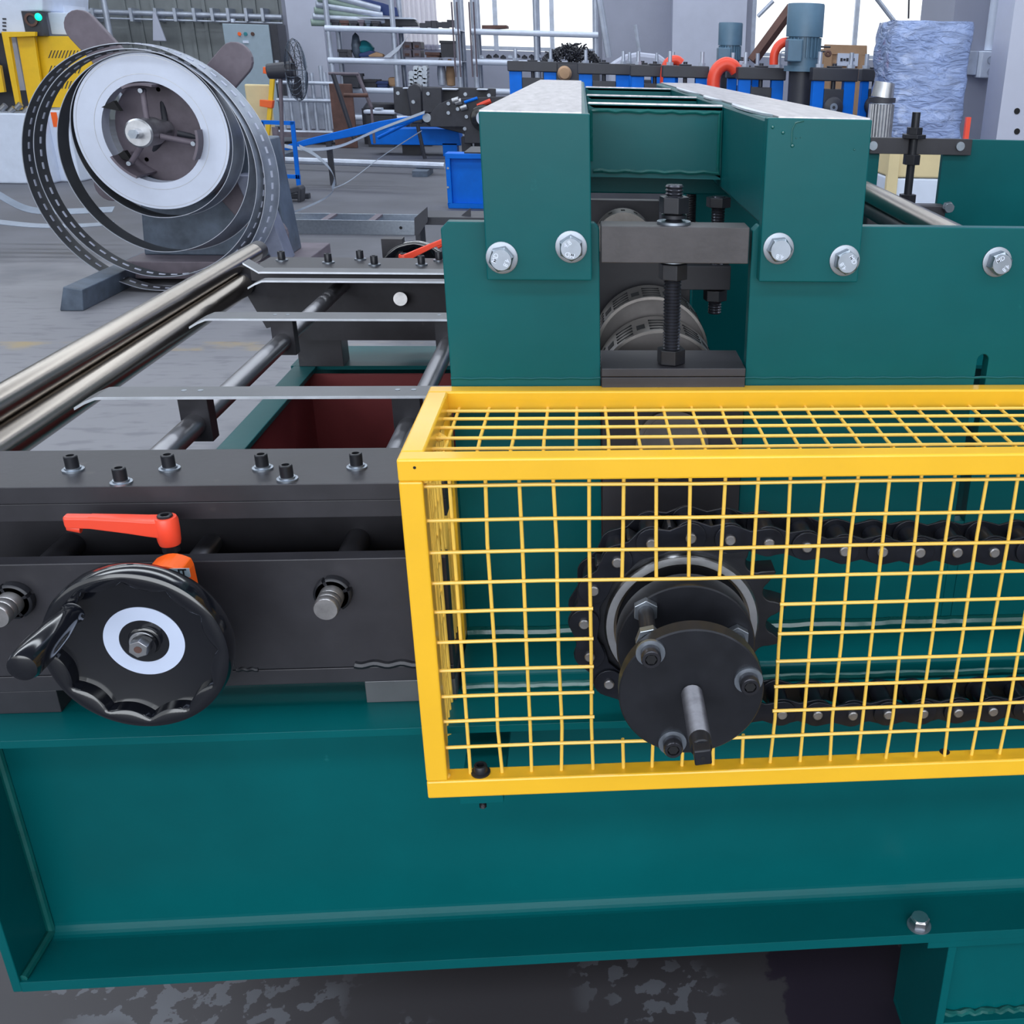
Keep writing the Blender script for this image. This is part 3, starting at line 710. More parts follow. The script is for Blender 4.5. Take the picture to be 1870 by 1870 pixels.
#roller1
roller('thick polished chrome roller, upper of the pair at the left', R1X, R1Z, R1R, 1.22, P(462,455,0,R1X).y)
roller('thinner polished chrome roller, lower of the pair at the left', R2X, R2Z, R2R, 1.22, P(440,515,0,R2X).y)

# =================================================================== HANDWHEEL, LEVER, INDICATOR
def handwheel(root, C, R, N=144, mR=1.0):
    """C centre on the rim front plane, facing -Y"""
    cx, cy, cz = C
    def ring_surface(name, prof, mt, parent, mod=None):
        b = B(); vs = []
        for k, (r, h) in enumerate(prof):
            for i in range(N):
                a = 2*PI*i/N; rr_ = r
                if mod and mod[k]: rr_ = r-mod[k]*(abs(math.sin(a*6))**.8)
                vs.append((cx+rr_*math.cos(a), cy-h, cz+rr_*math.sin(a)))
        fs = []
        for k in range(len(prof)-1):
            fs += [(k*N+i, k*N+(i+1)%N, (k+1)*N+(i+1)%N, (k+1)*N+i) for i in range(N)]
        return obj(name, b.add(vs, fs, True), mt, parent)
    s = R/.1
    pr = [(.060,-.036),(.092,-.034),(.0985,-.029),(.1,-.022),(.1,-.008),(.0985,-.002),(.095,0),(.0905,0),(.0885,-.0015),(.0875,-.0028),(.0865,-.024)]
    md = [0,0,0,0,0,0,0,.0015,.0070,.0080,.0080]
    ring_surface('wheel_rim', [(r*s,h*s) for r,h in pr], PLAST, root, [m_*s for m_ in md][:len(pr)])
    obj('wheel_dish', B().lathe([(0,-.0265*s),(.047*s,-.0262*s),(.091*s,-.0160*s)], (cx,cy,cz), (0,-1,0), 96), PLAST, root)
    obj('white_ring', B().lathe([(.0270*s,0),(.0270*s,.0012),(.0438*s,.0012),(.0438*s,0)], (cx,cy+.0268*s,cz), (0,-1,0), 72), RING, root, label='flat silvery white ring round the hub')
    obj('hub', B().lathe([(0,.001),(.016*s,.001),(.0175*s,0)], (cx,cy+.0262*s,cz), (0,-1,0), 40), PLAST, root)
    return s
WY = 1.018
c = P(247, 1193, 1, WY)
wh = thing('handwheel', 'round black plastic handwheel with white ring and crank handle on the table front', 'handwheel', (c.x, WY, c.z))
handwheel(wh, (c.x, WY, c.z), .099)
ny = WY+.0262
nb = obj('hub_nut', B().cyl((c.x,ny-.003,c.z),(c.x,ny-.006,c.z), .0145, n=32).cyl((c.x,ny-.006,c.z),(c.x,ny-.019,c.z), .0112, .0108, n=6, rot=.3), STEEL, wh, .0006)
obj('nut_bore', B().cyl((c.x,ny-.019,c.z),(c.x,ny-.0194,c.z), .0042, n=20), RUST, nb)
obj('nut_flange', B().cyl((c.x+.002,ny,c.z-.001),(c.x+.002,ny-.009,c.z-.001), .0135, n=32), PLAST, wh)
h0 = P(132, 1120, 1, WY-.001); hx = h0.x; h1 = P(38, 1220, 0, hx)
hl = h0.y-h1.y
obj('crank_handle', B().lathe([(0,0),(.0125,0),(.0105,.004),(.0110,.012),(.0150,hl*.4),(.0165,hl*.7),(.0160,hl*.93),(.0140,hl*.985),(.009,hl),(0,hl)], (hx,h0.y,h0.z), (0,-1,0), 40), PLAST, wh)
obj('spindle', B().cyl((c.x,WY+.03,c.z),(c.x,YA,c.z), .012, n=24), BLACK2, wh)
# indicator
ind = thing('position_indicator', 'orange plastic position indicator housing half hidden behind the handwheel', 'indicator', (c.x, 1.09, c.z))
i0 = P(265,1033,1,1.075); i1 = P(362,1075,1,1.075)
it = P(315,1027,1,1.085).z
n = 8; xa, xb = i0.x, P(355,1050,1,1.105).x
pr = [(xa+.004, it-.045), (xa, it-.006)] + [(xa+(xb-xa)*i/n, it-.006+.008*math.sin(PI*(i+.6)/(n+1.2))) for i in range(n+1)] + [(xb+.002, it-.012), (xb+.003, it-.045)]
obj('housing', B().prism(pr, 1, 1.072, 1.106), ORANGE2, ind, .003)
lp = P(326,1046,1,1.071)
obj('label_plate', B().box(lp.x-.016, lp.x+.012, 1.0712, 1.0722, lp.z-.006, lp.z+.005), CABG, ind)
text('marking', 'IT', .011, .0002, BLACK2, Matrix.Translation((lp.x+.004,1.0708,lp.z)) @ MXZ, ind, bold=.0003)
# clamping lever
def clamp_lever(root, C, tipdir, L, m=ORANGE):
    cx, cy, cz = C; d = Vector(tipdir).normalized(); sd = d.cross(Vector((0,0,1))).normalized()
    obj('lever_hub', B().lathe([(0,-.001),(.0115,-.001),(.0125,.003),(.0135,.016),(.0135,.030),(.012,.0335),(0,.0335)], C, (0,0,1), 32), m, root)
    b = B(); vs = []; secs = [(.0,.0115,.010,.033),(.02,.0105,.013,.0335),(.04,.0090,.0165,.035),(L*.75,.0070,.023,.0375),(L*.985,.0068,.0245,.0385),(L,.0045,.0265,.0375)]
    for t_, hw, za, zb in secs:
        for sgn, z_ in ((-1,za),(1,za),(1,zb-.002),(.7,zb),(-.7,zb),(-1,zb-.002)): vs.append(Vector(C)+d*t_+sd*hw*sgn+Vector((0,0,z_)))
    k6 = 6; fs = []
    for k in range(len(secs)-1):
        for i in range(k6): fs.append((k6*k+i,k6*k+k6+i,k6*k+k6+(i+1)%k6,k6*k+(i+1)%k6))
    fs += [tuple(range(k6)), tuple(range(k6*len(secs)-1, k6*len(secs)-k6-1, -1))]
    obj('lever_arm', b.add(vs, fs), m, root, .0012)
    tip = Vector(C)+d*(L*.86)
    o = obj('lever_tip', B().cyl(tip+Vector((0,0,.021)), tip+d*(L*.13)+Vector((0,0,.0235)), .0055, .0045, n=12), m, root)
    obj('lever_screw', B().lathe([(.0085,.030),(.0085,.0355),(.0078,.0362),(.0048,.0362),(.0048,.0335),(0,.0335)], C, (0,0,1), 24), BLACK2, root)
    obj('lever_stud', B().cyl(Vector(C)+Vector((0,0,-.022)), Vector(C), .0058, n=16).cyl(Vector(C)+Vector((0,0,-.010)), C, .0098, n=20), BLACK2, root)
LY = YA-.004
lc = P(306, 993, 1, LY); lt = P(124, 942, 1, LY)
lev = thing('clamping_lever', 'red-orange plastic clamping lever standing above the handwheel', 'lever', (lc.x, LY, lc.z-.02))
clamp_lever(lev, (lc.x+.003, LY, lc.z+.001), (-1, -.02, 0), abs(lc.x-lt.x)+.006)
# far wheel and lever
c2 = P(757, 470, 1, 2.97)
wh2 = thing('handwheel', 'second black handwheel peeping over the far edge of the table', 'handwheel', (c2.x, 2.97, c2.z-.06))
handwheel(wh2, (c2.x, 2.97, c2.z-.062), .105)
lc2 = P(748, 474, 1, 2.9)
lev2 = thing('clamping_lever', 'red-orange clamping lever at the far edge of the table beside the green plate', 'lever', (lc2.x, 2.811, .965))
clamp_lever(lev2, (lc2.x, 2.811, lc2.z-.004), (1,-.25,.38), .12)
obj('lever_stud', B().cyl((lc2.x,2.811,.965),(lc2.x,2.811,lc2.z-.02), .006, n=14), BLACK2, lev2)
obj('spindle', B().cyl((c2.x,2.822,c2.z-.062),(c2.x,3.0,c2.z-.062), .012, n=20), BLACK2, wh2)
bp = P(720, 445, 1, 2.98); obj('indicator_block', B().box(P(697,445,1,2.99).x, P(735,445,1,2.99).x, 2.985, 3.03, .95, P(700,436,1,2.99).z), BLACK, wh2)
# =================================================================== HALL SHELL
FLOORM = mat('concrete_floor', (.105, .108, .13), .6, var=.25, scale=.9, bump=.12, bscale=18)
def floor_material():
    m = FLOORM; t = m.node_tree; N = t.nodes; Lk = t.links.new; bs = N['Principled BSDF']
    src = bs.inputs['Base Color'].links[0].from_socket
    tx = N.new('ShaderNodeTexCoord'); sp = N.new('ShaderNodeSeparateXYZ'); Lk(tx.outputs['Object'], sp.inputs[0])
    def mix(fac, a, col):
        mx = N.new('ShaderNodeMix'); mx.data_type = 'RGBA'; Lk(fac, mx.inputs[0]); Lk(a, mx.inputs[6]); mx.inputs[7].default_value = col+(1,); return mx.outputs[2]
    def ramp(sock, p0, p1, inv=False):
        r = N.new('ShaderNodeMapRange'); r.inputs[1].default_value = p0; r.inputs[2].default_value = p1; r.interpolation_type = 'SMOOTHSTEP'
        if inv: r.inputs[3].default_value = 1; r.inputs[4].default_value = 0
        Lk(sock, r.inputs[0]); return r.outputs[0]
    def mul(a, b):
        q = N.new('ShaderNodeMath'); q.operation = 'MULTIPLY'; Lk(a, q.inputs[0]); Lk(b, q.inputs[1]); return q.outputs[0]
    def noise(s, d=6, st=None):
        n = N.new('ShaderNodeTexNoise'); n.inputs['Scale'].default_value = s; n.inputs['Detail'].default_value = d
        if st:
            mp = N.new('ShaderNodeMapping'); mp.inputs['Scale'].default_value = st; Lk(tx.outputs['Object'], mp.inputs[0]); Lk(mp.outputs[0], n.inputs[0])
        else: Lk(tx.outputs['Object'], n.inputs[0])
        return n.outputs[0]
    out = src
    # paler concrete colour between the machines
    pale = mul(ramp(noise(.5, 5), .42, .6), mul(ramp(sp.outputs['Y'], 9.5, 5.5), ramp(sp.outputs['Y'], 1.6, 2.3)))
    out = mix(ramp(pale, 0, .35), out, (.225, .225, .25))
    out = mix(mul(ramp(noise(6, 8, (1,2.6,1)), .50, .68), ramp(sp.outputs['Y'], 9.5, 5.5)), out, (.17, .17, .195))
    # darker floor colour round this machine with flaked patches
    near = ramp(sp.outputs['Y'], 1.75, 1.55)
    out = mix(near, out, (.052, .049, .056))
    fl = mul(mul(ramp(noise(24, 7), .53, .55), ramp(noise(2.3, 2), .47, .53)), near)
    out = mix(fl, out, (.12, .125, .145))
    yl = PZ(60,632,0).y; w_ = N.new('ShaderNodeMath'); w_.operation = 'COMPARE'; Lk(sp.outputs['Y'], w_.inputs[0]); w_.inputs[1].default_value = yl; w_.inputs[2].default_value = .10
    out = mix(mul(w_.outputs[0], mul(ramp(noise(4, 5), .42, .75), ramp(sp.outputs['X'], 3, 2))), out, (.36, .27, .14))
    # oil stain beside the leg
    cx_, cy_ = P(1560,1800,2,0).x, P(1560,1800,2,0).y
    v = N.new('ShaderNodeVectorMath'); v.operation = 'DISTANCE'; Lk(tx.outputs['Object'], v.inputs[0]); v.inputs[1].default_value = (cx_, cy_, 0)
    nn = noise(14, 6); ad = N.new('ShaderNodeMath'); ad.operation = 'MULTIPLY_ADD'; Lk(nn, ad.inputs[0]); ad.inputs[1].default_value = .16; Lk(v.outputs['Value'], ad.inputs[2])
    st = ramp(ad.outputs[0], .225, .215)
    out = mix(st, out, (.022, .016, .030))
    Lk(out, bs.inputs['Base Color'])
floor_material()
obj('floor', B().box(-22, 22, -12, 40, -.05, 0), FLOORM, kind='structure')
BW = 26.0
def wz(py, px=900): return P(px, py, 1, BW).z
def wx(px, py=60): return P(px, py, 1, BW).x
corr = B()
x_l, x_r = -22.0, wx(520)
obj('wall_left', B().box(x_l, x_r, BW, BW+.05, 0, 9), CORR, kind='structure')
wl = D.objects['wall_left']
pit = .30; k = 0; x = x_r-.1
rib = B().box(-.035, .035, -.05, .0, 0, 9).mesh('sheet_rib', CORR)
while x > -14:
    o = put('sheet_rib', rib, wl, M=Matrix.Translation((x, BW, 0))); x -= pit*(1.0 if k % 3 else 1.6); k += 1
# white wall with window openings
wa, wb, wc, wd = wx(722), wx(1092), wx(1372), wx(1738)
zs1, zs2, zt1 = wz(92, 900), wz(108, 1550), 6.2
b = B().box(x_r, wa, BW, BW+.25, 0, 9).box(wa, wb, BW, BW+.25, 0, zs1).box(wa, wd, BW, BW+.25, zt1, 9).box(wb, wc, BW, BW+.25, 0, zt1).box(wc, wd, BW, BW+.25, 0, zs2).box(wd, 22, BW, BW+.25, 0, 9)
obj('wall_back', b, WALLG, kind='structure')
def window(name, xa, xb, za, zb, vx, hz, m=GALV):
    t = D.objects.new(name, None); COL.objects.link(t); WL[t.name] = Matrix(); t['kind'] = 'structure'
    for x in [xa+.05]+vx+[xb-.05]: obj('window_mullion', B().box(x-.05, x+.05, BW+.02, BW+.12, za, zb), m, t)
    for z in [za+.05]+hz+[zb-.05]: obj('window_rail', B().box(xa, xb, BW+.03, BW+.11, z-.04, z+.04), m, t)
    return t
w1 = window('window_1', wa, wb, zs1, zt1, [wx(905), wx(1008)], [])
w2 = window('window_2', wc, wd, zs2, zt1, [wx(1563)], [])
CURT = D.materials.new('white_curtain'); CURT.use_nodes = True
_t = CURT.node_tree; _t.nodes.clear(); _o = _t.nodes.new('ShaderNodeOutputMaterial'); _a = _t.nodes.new('ShaderNodeBsdfTranslucent'); _b = _t.nodes.new('ShaderNodeBsdfTransparent'); _m = _t.nodes.new('ShaderNodeMixShader')
_a.inputs[0].default_value = (.85,.83,.92,1); _m.inputs[0].default_value = .35; _t.links.new(_a.outputs[0], _m.inputs[1]); _t.links.new(_b.outputs[0], _m.inputs[2]); _t.links.new(_m.outputs[0], _o.inputs[0])
xs_ = [wx(735), wx(770), wx(800), wx(812)]
b = B(); n = 40; vs = []
for i in range(n+1):
    x = wx(722)+(wx(800)-wx(722))*i/n; vs += [(x, BW-.05+.05*math.sin(i*1.4), wz(95)), (x, BW-.05+.05*math.sin(i*1.4+.4), 6)]
b.add(vs, [(2*i, 2*i+2, 2*i+3, 2*i+1) for i in range(n)], True)
o = obj('curtain', b, CURT); tagp(o, 'thin pale curtain hanging in the window behind the shelves', 'curtain')
o.modifiers.new('solid', 'SOLIDIFY').thickness = .004
# columns
def column(n_, x0, x1, y0, y1, m):
    return obj(n_, B().box(x0, x1, y0, y1, 0, 9), m, kind='structure')
column('trim_1', P(527,60,1,24.3).x, P(592,60,1,24.3).x, 24.3, 25.4, WALLW)
column('trim_2', P(1100,60,1,25.2).x, P(1228,60,1,25.2).x, 25.2, 25.9, WALLG)
column('trim_3', P(1228,60,1,24.6).x, P(1362,60,1,24.6).x, 24.6, 25.8, WALLW)
rc = 9.0
column('trim_4', P(1738,60,1,rc).x, 7.5, rc, rc+.9, WALLG)
column('trim_5', P(1846,60,1,7.2).x, 7.5, 7.2, 7.5, WALLW)
for py in (203, 240):
    c = P(1857, py, 1, 7.2); obj('bolt_hole', B().cyl((c.x,7.201,c.z),(c.x,7.195,c.z), .020, n=20), DARKHOLE, D.objects['trim_5'])
obj('bolt_hole', B().cyl((P(1857,350,1,7.2).x,7.201,P(1857,350,1,7.2).z),(P(1857,350,1,7.2).x,7.195,P(1857,350,1,7.2).z), .02, n=20), DARKHOLE, D.objects['trim_5'])
# roof with daylight strips
CEILM = mat('ceiling_sheet', (.16, .17, .19), .6, var=.1)
strips = (-5.0, 1.5, 8.0, 14.5, 21.0); yp = -12.0; b = B()
for yy in strips: b.box(-22, 22, yp, yy-.9, 8.0, 8.05); yp = yy+.9
b.box(-22, 22, yp, 28, 8.0, 8.05)
obj('ceiling', b, CEILM, kind='structure')
obj('wall_west', B().box(-22.1, -22, -12, 26, 0, 8), CORR, kind='structure')
obj('wall_east', B().box(22, 22.1, -12, 26, 0, 8), WALLG, kind='structure')

# =================================================================== DECOILER WITH COIL
DYc = 7.2
SLATE = mat('slate_blue_steel', (.17,.19,.27), .5, metal=.1, var=.2)
dec = thing('decoiler', 'blue-grey steel decoiler stand with four purplish keeper arms behind the coil', 'decoiler', (-2.72, 7.5, 0))
cx_, cz_ = -2.70, 1.01
yk = 7.62
t1_, t2a = P(150,47,1,yk), P(440,103,1,yk)
for ang, L in ((math.degrees(math.atan2(t1_.z-cz_,t1_.x-cx_)),(t1_-Vector((cx_,yk,cz_))).length+.09),(math.degrees(math.atan2(t2a.z-cz_,t2a.x-cx_)),(t2a-Vector((cx_,yk,cz_))).length+.08),(-52,.98),(217,.72)):
    a = math.radians(ang); d = Vector((math.cos(a),0,math.sin(a))); s_ = Vector((-d.z,0,d.x)); C0 = Vector((cx_-.02,yk,cz_)); w = .105
    loop = [C0-s_*w, C0+d*(L-w)-s_*w]+[C0+d*(L-w)+d*w*math.cos(t_)+s_*w*math.sin(t_) for t_ in [-PI/2+PI*i/10 for i in range(1,10)]]+[C0+d*(L-w)+s_*w, C0+s_*w]
    obj('keeper_arm', B().prism([(p.x,p.z) for p in loop], 1, yk, yk+.05), PURP, dec, .006)
obj('back_drum', B().cyl((cx_,7.44,cz_),(cx_,7.6,cz_), .33, n=48), PURP, dec, label='dark purplish drum plate behind the mandrel')
obj('pedestal', B().prism([(-3.10,.16),(-2.10,.16),(-2.16,.95),(-3.02,.95)], 1, 7.70, 8.05), DEC, dec, .01)
obj('base_plate', B().box(-3.15,-1.95,7.45,8.3,.04,.16), PURP, dec, .008)
f0 = PZ(140,568,0)
obj('foot_beam', B().prism([(f0.x-.10,0),(f0.x+.04,0),(f0.x+.06,.13),(f0.x-.05,.15)], 1, f0.y, 8.2), DEC, dec, .006)
obj('foot_beam', B().prism([(-2.15,0),(-1.98,0),(-1.98,.14),(-2.15,.14)], 1, 6.9, 8.2), DEC, dec, .006)
obj('brace', B().prism([(P(430,320,1,7.45).x,P(430,320,1,7.45).z),(P(470,320,1,7.45).x,P(470,320,1,7.45).z),(P(528,475,1,7.45).x,P(528,475,1,7.45).z),(P(500,478,1,7.45).x,P(500,478,1,7.45).z)], 1, 7.42, 7.62), SLATE, dec, .006)
SLATE_ = 0
# mandrel
m_ = obj('mandrel', B().lathe([(.0,0),(.03,0),(.03,.06),(.075,.06),(.085,.07),(.085,.30),(.06,.32),(.06,.62)], (cx_-.02,6.93,cz_+.01), (0,1,0), 32), STEEL, dec)
obj('hub_nut', B().cyl((cx_-.02,6.90,cz_+.01),(cx_-.02,6.98,cz_+.01), .028, n=6), ZINC, m_)
for k in range(3):
    a = math.radians(95+120*k+ (12 if k else 0)); d = Vector((math.cos(a),0,math.sin(a)))
    s_ = Vector((-d.z,0,d.x))
    for yy in (7.12, 7.42):
        p0 = Vector((cx_,yy,cz_))+d*.06; p1 = Vector((cx_,yy+.06,cz_))+d*.25
        obj('expanding_link', B().cyl(p0, p1, .018, n=10), BLACKM if yy > 7.2 else PURP, dec)
        obj('link_pin', B().cyl(p1+Vector((0,-.04,0)), p1+Vector((0,.03,0)), .014, n=12), ZINC, dec)
    # curved shoe
    n = 8; R0 = .28; loop = []
    for i in range(n+1):
        t_ = a-.32+.64*i/n; loop.append((cx_+R0*math.cos(t_), cz_+R0*math.sin(t_)))
    for i in range(n, -1, -1):
        t_ = a-.32+.64*i/n; loop.append((cx_+(R0+.015)*math.cos(t_), cz_+(R0+.015)*math.sin(t_)))
    obj('expanding_shoe', B().prism(loop, 1, 7.10, 7.5), PURP, dec)
coil = thing('steel_coil', 'coil of bright steel strip with loose slotted outer windings on the decoiler', 'coil', (-2.72, 7.2, .25))
R1 = .468; R2 = .302
cl = plate('coil_face', [circ(R1, 96), circ(R2, 64)], .115, COIL)
put('coil_body', cl, coil, M=XZ(cx_-.015, DYc+.058, cz_))
for k, r in enumerate((.345,.452)):
    obj('winding_line', B().lathe([(r-.0012,0),(r-.0012,.0012),(r+.0012,.0012),(r+.0012,0)], (cx_-.015,DYc,cz_), (0,-1,0), 96), STEEL, coil)
for k in (0, 1):
    c_ = ((-.245,.155),(-.235,-.14))[k]
    obj('core_notch', B().prism([(cx_+c_[0]-.05,cz_+c_[1]-.01),(cx_+c_[0]+.03,cz_+c_[1]+.03),(cx_+c_[0]+.06,cz_+c_[1]-.03)], 1, DYc-.001, DYc+.05), DARKHOLE, coil)
def loop_band(cx, cz, r, y0, y1, slots, flare=.05):
    """loose winding: its back edge leans outwards on the right-hand side"""
    N = 144; w = y1-y0
    def ring(off, ya, yb):
        vs = []
        for u, yy in ((0, ya), (1, yb)):
            for i in range(N):
                a = 2*PI*i/N; fl = flare*max(0, math.cos(a+.25)); rr = r-fl*(1-(yy-y0)/w)+off
                vs.append((cx+rr*math.cos(a), yy, cz+rr*math.sin(a)))
        return vs
    def strip_(vs): return B().add(vs, [(i,(i+1)%N,N+(i+1)%N,N+i) for i in range(N)], True)
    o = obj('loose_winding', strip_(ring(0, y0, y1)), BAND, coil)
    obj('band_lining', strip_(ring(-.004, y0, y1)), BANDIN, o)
    for yy in (y0, y1):
        vs = ring(0, yy-.0012 if yy == y0 else yy-.001, yy+.0012)
        vo = [vs[i] for i in range(N)]; pts = vo
        obj('band_edge', B().tube(pts, .0032, 5, closed=True), EDGEM, o)
    if slots:
        for k in range(slots):
            a = 2*PI*k/slots; fl = flare*max(0, math.cos(a+.25))
            put('slot_opening', SLOTM, o, M=Matrix.Translation((cx,(y0+y1)/2,cz)) @ Matrix.Rotation(-a,4,'Y') @ Matrix.Translation((r-fl*.5-.002,0,0)) @ Matrix.Rotation(math.atan2(-fl, w),4,'Z'))
EDGEM = mat('band_cut_edge', (.40,.43,.50), .35, metal=.5)
SLOTM = B().box(-.0075,.0065,-.008,.008,-.020,.020).mesh('slot_opening', WALLW)
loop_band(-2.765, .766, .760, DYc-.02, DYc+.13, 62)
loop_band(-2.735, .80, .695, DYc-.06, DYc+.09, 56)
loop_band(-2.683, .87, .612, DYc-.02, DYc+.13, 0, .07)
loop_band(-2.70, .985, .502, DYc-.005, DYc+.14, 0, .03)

# =================================================================== LEFT BACK: machines by the corrugated wall
LY_ = 13.5
def rect(px0, py0, px1, py1, y, dy=.3, b=None):
    a = P(px0, py0, 1, y); c_ = P(px1, py1, 1, y); b = b or B()
    return b.box(a.x, c_.x, y, y+dy, c_.z, a.z)
def poly(pts, y, dy, b=None):
    b = b or B(); q = [P(px, py, 1, y) for px, py in pts]; return b.prism([(p.x,p.z) for p in q], 1, y, y+dy)
def floor_to(px0, px1, pyt, y, dy, b=None):
    a = P(px0, pyt, 1, y); c_ = P(px1, pyt, 1, y); b = b or B(); return b.box(a.x, c_.x, y, y+dy, 0, a.z)
pm = thing('punch_press', 'white machine with yellow perforated guards at the left edge', 'machine', (P(60,300,1,LY_).x, LY_+.5, 0))
obj('upper_housing', poly([(-120,-150),(76,-150),(78,20),(40,22),(50,62),(-120,58)], LY_, 1.2), WHITEM, pm, .02)
obj('control_box', rect(38, 20, 80, 66, LY_-.02, .15), BLACKM, pm, .005)
c = P(57,36,1,LY_-.03); obj('round_emblem', B().lathe([(.045,0),(.07,0),(.07,.01),(.045,.01)], c, (0,-1,0), 24, closed=True), RUST, pm)
c = P(70,31,1,LY_-.05); obj('green_lamp', B().lathe([(0,.03),(.03,.02),(.04,0)], c, (0,-1,0), 16), GRN, pm, label='small lit green lamp')
LM = GRN.node_tree.nodes['Principled BSDF']; LM.inputs['Emission Color'].default_value = (0,1,.45,1); LM.inputs['Emission Strength'].default_value = 1.5
for py in (33,40,46,53): obj('button', rect(4, py, 11, py+3, LY_-.01, .02), BLACKM, pm)
obj('junction_cabinet', rect(86, 22, 134, 64, LY_+.2, .6), WHITEM, pm, .01)
obj('cabinet_upper', rect(78, -40, 118, 24, LY_+.5, .6), WHITEM, pm, .01)
obj('side_guard', poly([(66,66),(142,66),(168,112),(168,190),(140,196),(78,196)], LY_+.1, .05), YGUARD, pm, .004)
sl_ = B()
for i in range(10):
    for j in range(3):
        x0_, y0_ = 88+6*i, 92+28*j; sl_ = poly([(x0_,y0_+14),(x0_+1.6,y0_+14),(x0_+7,y0_),(x0_+5.4,y0_)], LY_+.095, .01, sl_)
obj('vent_slots', sl_, BLACKM, pm, kind='stuff')
obj('door_frame', poly([(2,58),(64,58),(64,66),(16,68),(38,200),(30,202)], LY_-.1, .06), YGUARD, pm, .004)
obj('door_panel', poly([(30,66),(62,66),(80,190),(52,190)], LY_, .05), YGUARD, pm, .004)
obj('inner_panel', poly([(12,68),(28,68),(46,165),(28,165)], LY_+.1, .05), WALLW, pm)
obj('dark_interior', poly([(-60,58),(8,58),(36,200),(-60,205)], LY_+.2, .4), BLACKM, pm)
obj('yellow_column', poly([(-60,100),(0,120),(8,168),(-60,175)], LY_-.12, .05), YGUARD, pm)
obj('machine_bed', floor_to(-90, 66, 204, LY_-.2, 1.0), WHITEM, pm, .02)
t2_ = thing('white_base_cabinet', 'white low cabinet seen through the coil loops, right of the press', 'cabinet', (P(100,300,1,LY_).x, LY_+.3, 0))
obj('cabinet_body', floor_to(64, 120, 200, LY_+.05, .7), WHITEM, t2_, .02); obj('orange_tag', rect(92,205,108,232,LY_+.04,.02), ORANGE2, t2_)
b = B()
for x0_, y0_ in ((2,200),(18,205),(30,198),(44,206)): 
    c = P(x0_, y0_, 1, LY_-.15); b.cyl(c, c+Vector((.06,0,.05)), .03, n=10)
obj('fittings', b, STEEL, pm)
# pipe rail on the sheet wall, hanging items
pr_ = thing('pipe_rail', 'white pipe rail running along the corrugated wall', 'pipe', (wx(300), 25.6, wz(20,300)))
a_ = P(120,20,1,25.6); b_ = P(514,24,1,25.6)
obj('pipe', B().cyl((a_.x-9,25.6,a_.z),(b_.x,25.6,a_.z), .055, n=12).cyl((a_.x-9,25.6,a_.z-.12),(b_.x,25.6,a_.z-.12), .02, n=8), GALV, pr_)
for px in (130,170,240,285,320,355,388,417,450,480): 
    c = P(px, 26, 1, 25.55); obj('pipe_clip', B().box(c.x-.03,c.x+.03,25.5,25.99,c.z-.14,c.z+.12), GALV, pr_)
pp = thing('downpipe', 'thin pale vertical pipe in front of the corrugated wall', 'pipe', (P(195,60,1,25).x,25,0)); obj('pipe', B().cyl((P(200,60,1,25).x,25,0),(P(200,60,1,25).x,25,7.9), .06, n=12), GALV, pp)
c = P(287,52,1,25.4); o = obj('hanging_bag', B().prism([(c.x-.03,wz(20,300)-.05),(c.x+.03,wz(20,300)-.05),(c.x+.16,c.z-.25),(c.x-.12,c.z-.25)],1,25.35,25.42), WALLW, None, .02); tagp(o, 'small pale cloth hanging from the white pipe rail', 'cloth')
# grey electrical cabinet
cab = thing('electrical_cabinet', 'tall grey-green electrical cabinet against the corrugated wall', 'cabinet', (P(452,200,1,23).x, 23.2, 0))
xa, xb, zt_ = P(405,40,1,23).x, P(490,45,1,23).x, P(450,42,1,23).z
obj('cabinet_body', B().box(xa, xb+.15, 23.05, 23.7, 0, zt_), BLACKM, cab, .01); obj('cabinet_door', B().box(xa, xb, 23.0, 23.05, .1, zt_-.02), CABG, cab, .01)
for px, m_ in ((437,ORANGE2),(448,TEAL),(461,RUST)):
    c = P(px,62,1,22.98); obj('indicator_lamp', B().cyl(c, c+Vector((0,.04,0)), .035, n=12), m_, cab)
obj('name_plate', rect(443,74,454,79,22.98,.02), WHITEM, cab); obj('eye_bolt', rect(421,34,427,41,23.1,.1), WHITEM, cab)
# cream board and orange bracket
o = obj('cream_board', B().box(P(446,160,1,14.2).x,P(492,160,1,14.2).x,14.2,14.25,0,P(470,154,1,14.2).z), PLY, None, .02); tagp(o, 'worn cream board leaning beside the orange frame', 'board')
t = thing('orange_frame', 'orange C-shaped bracket frame standing behind the coil', 'frame', (P(484,250,1,14).x, 14, 0))
obj('frame_bar', poly([(494,124),(502,124),(496,200),(486,300),(480,300),(488,200)], 14.0, .06), YGUARD, t, .005); obj('frame_post', B().box(P(483,300,1,14).x-.03,P(483,300,1,14).x+.03,14.0,14.06,0,P(483,298,1,14).z), YGUARD, t); obj('frame_jaw', poly([(480,122),(502,124),(502,138),(480,134)], 13.98, .1), ORANGE2, t, .005); obj('frame_jaw', poly([(474,182),(498,184),(496,198),(474,194)], 13.98, .1), ORANGE2, t, .005)
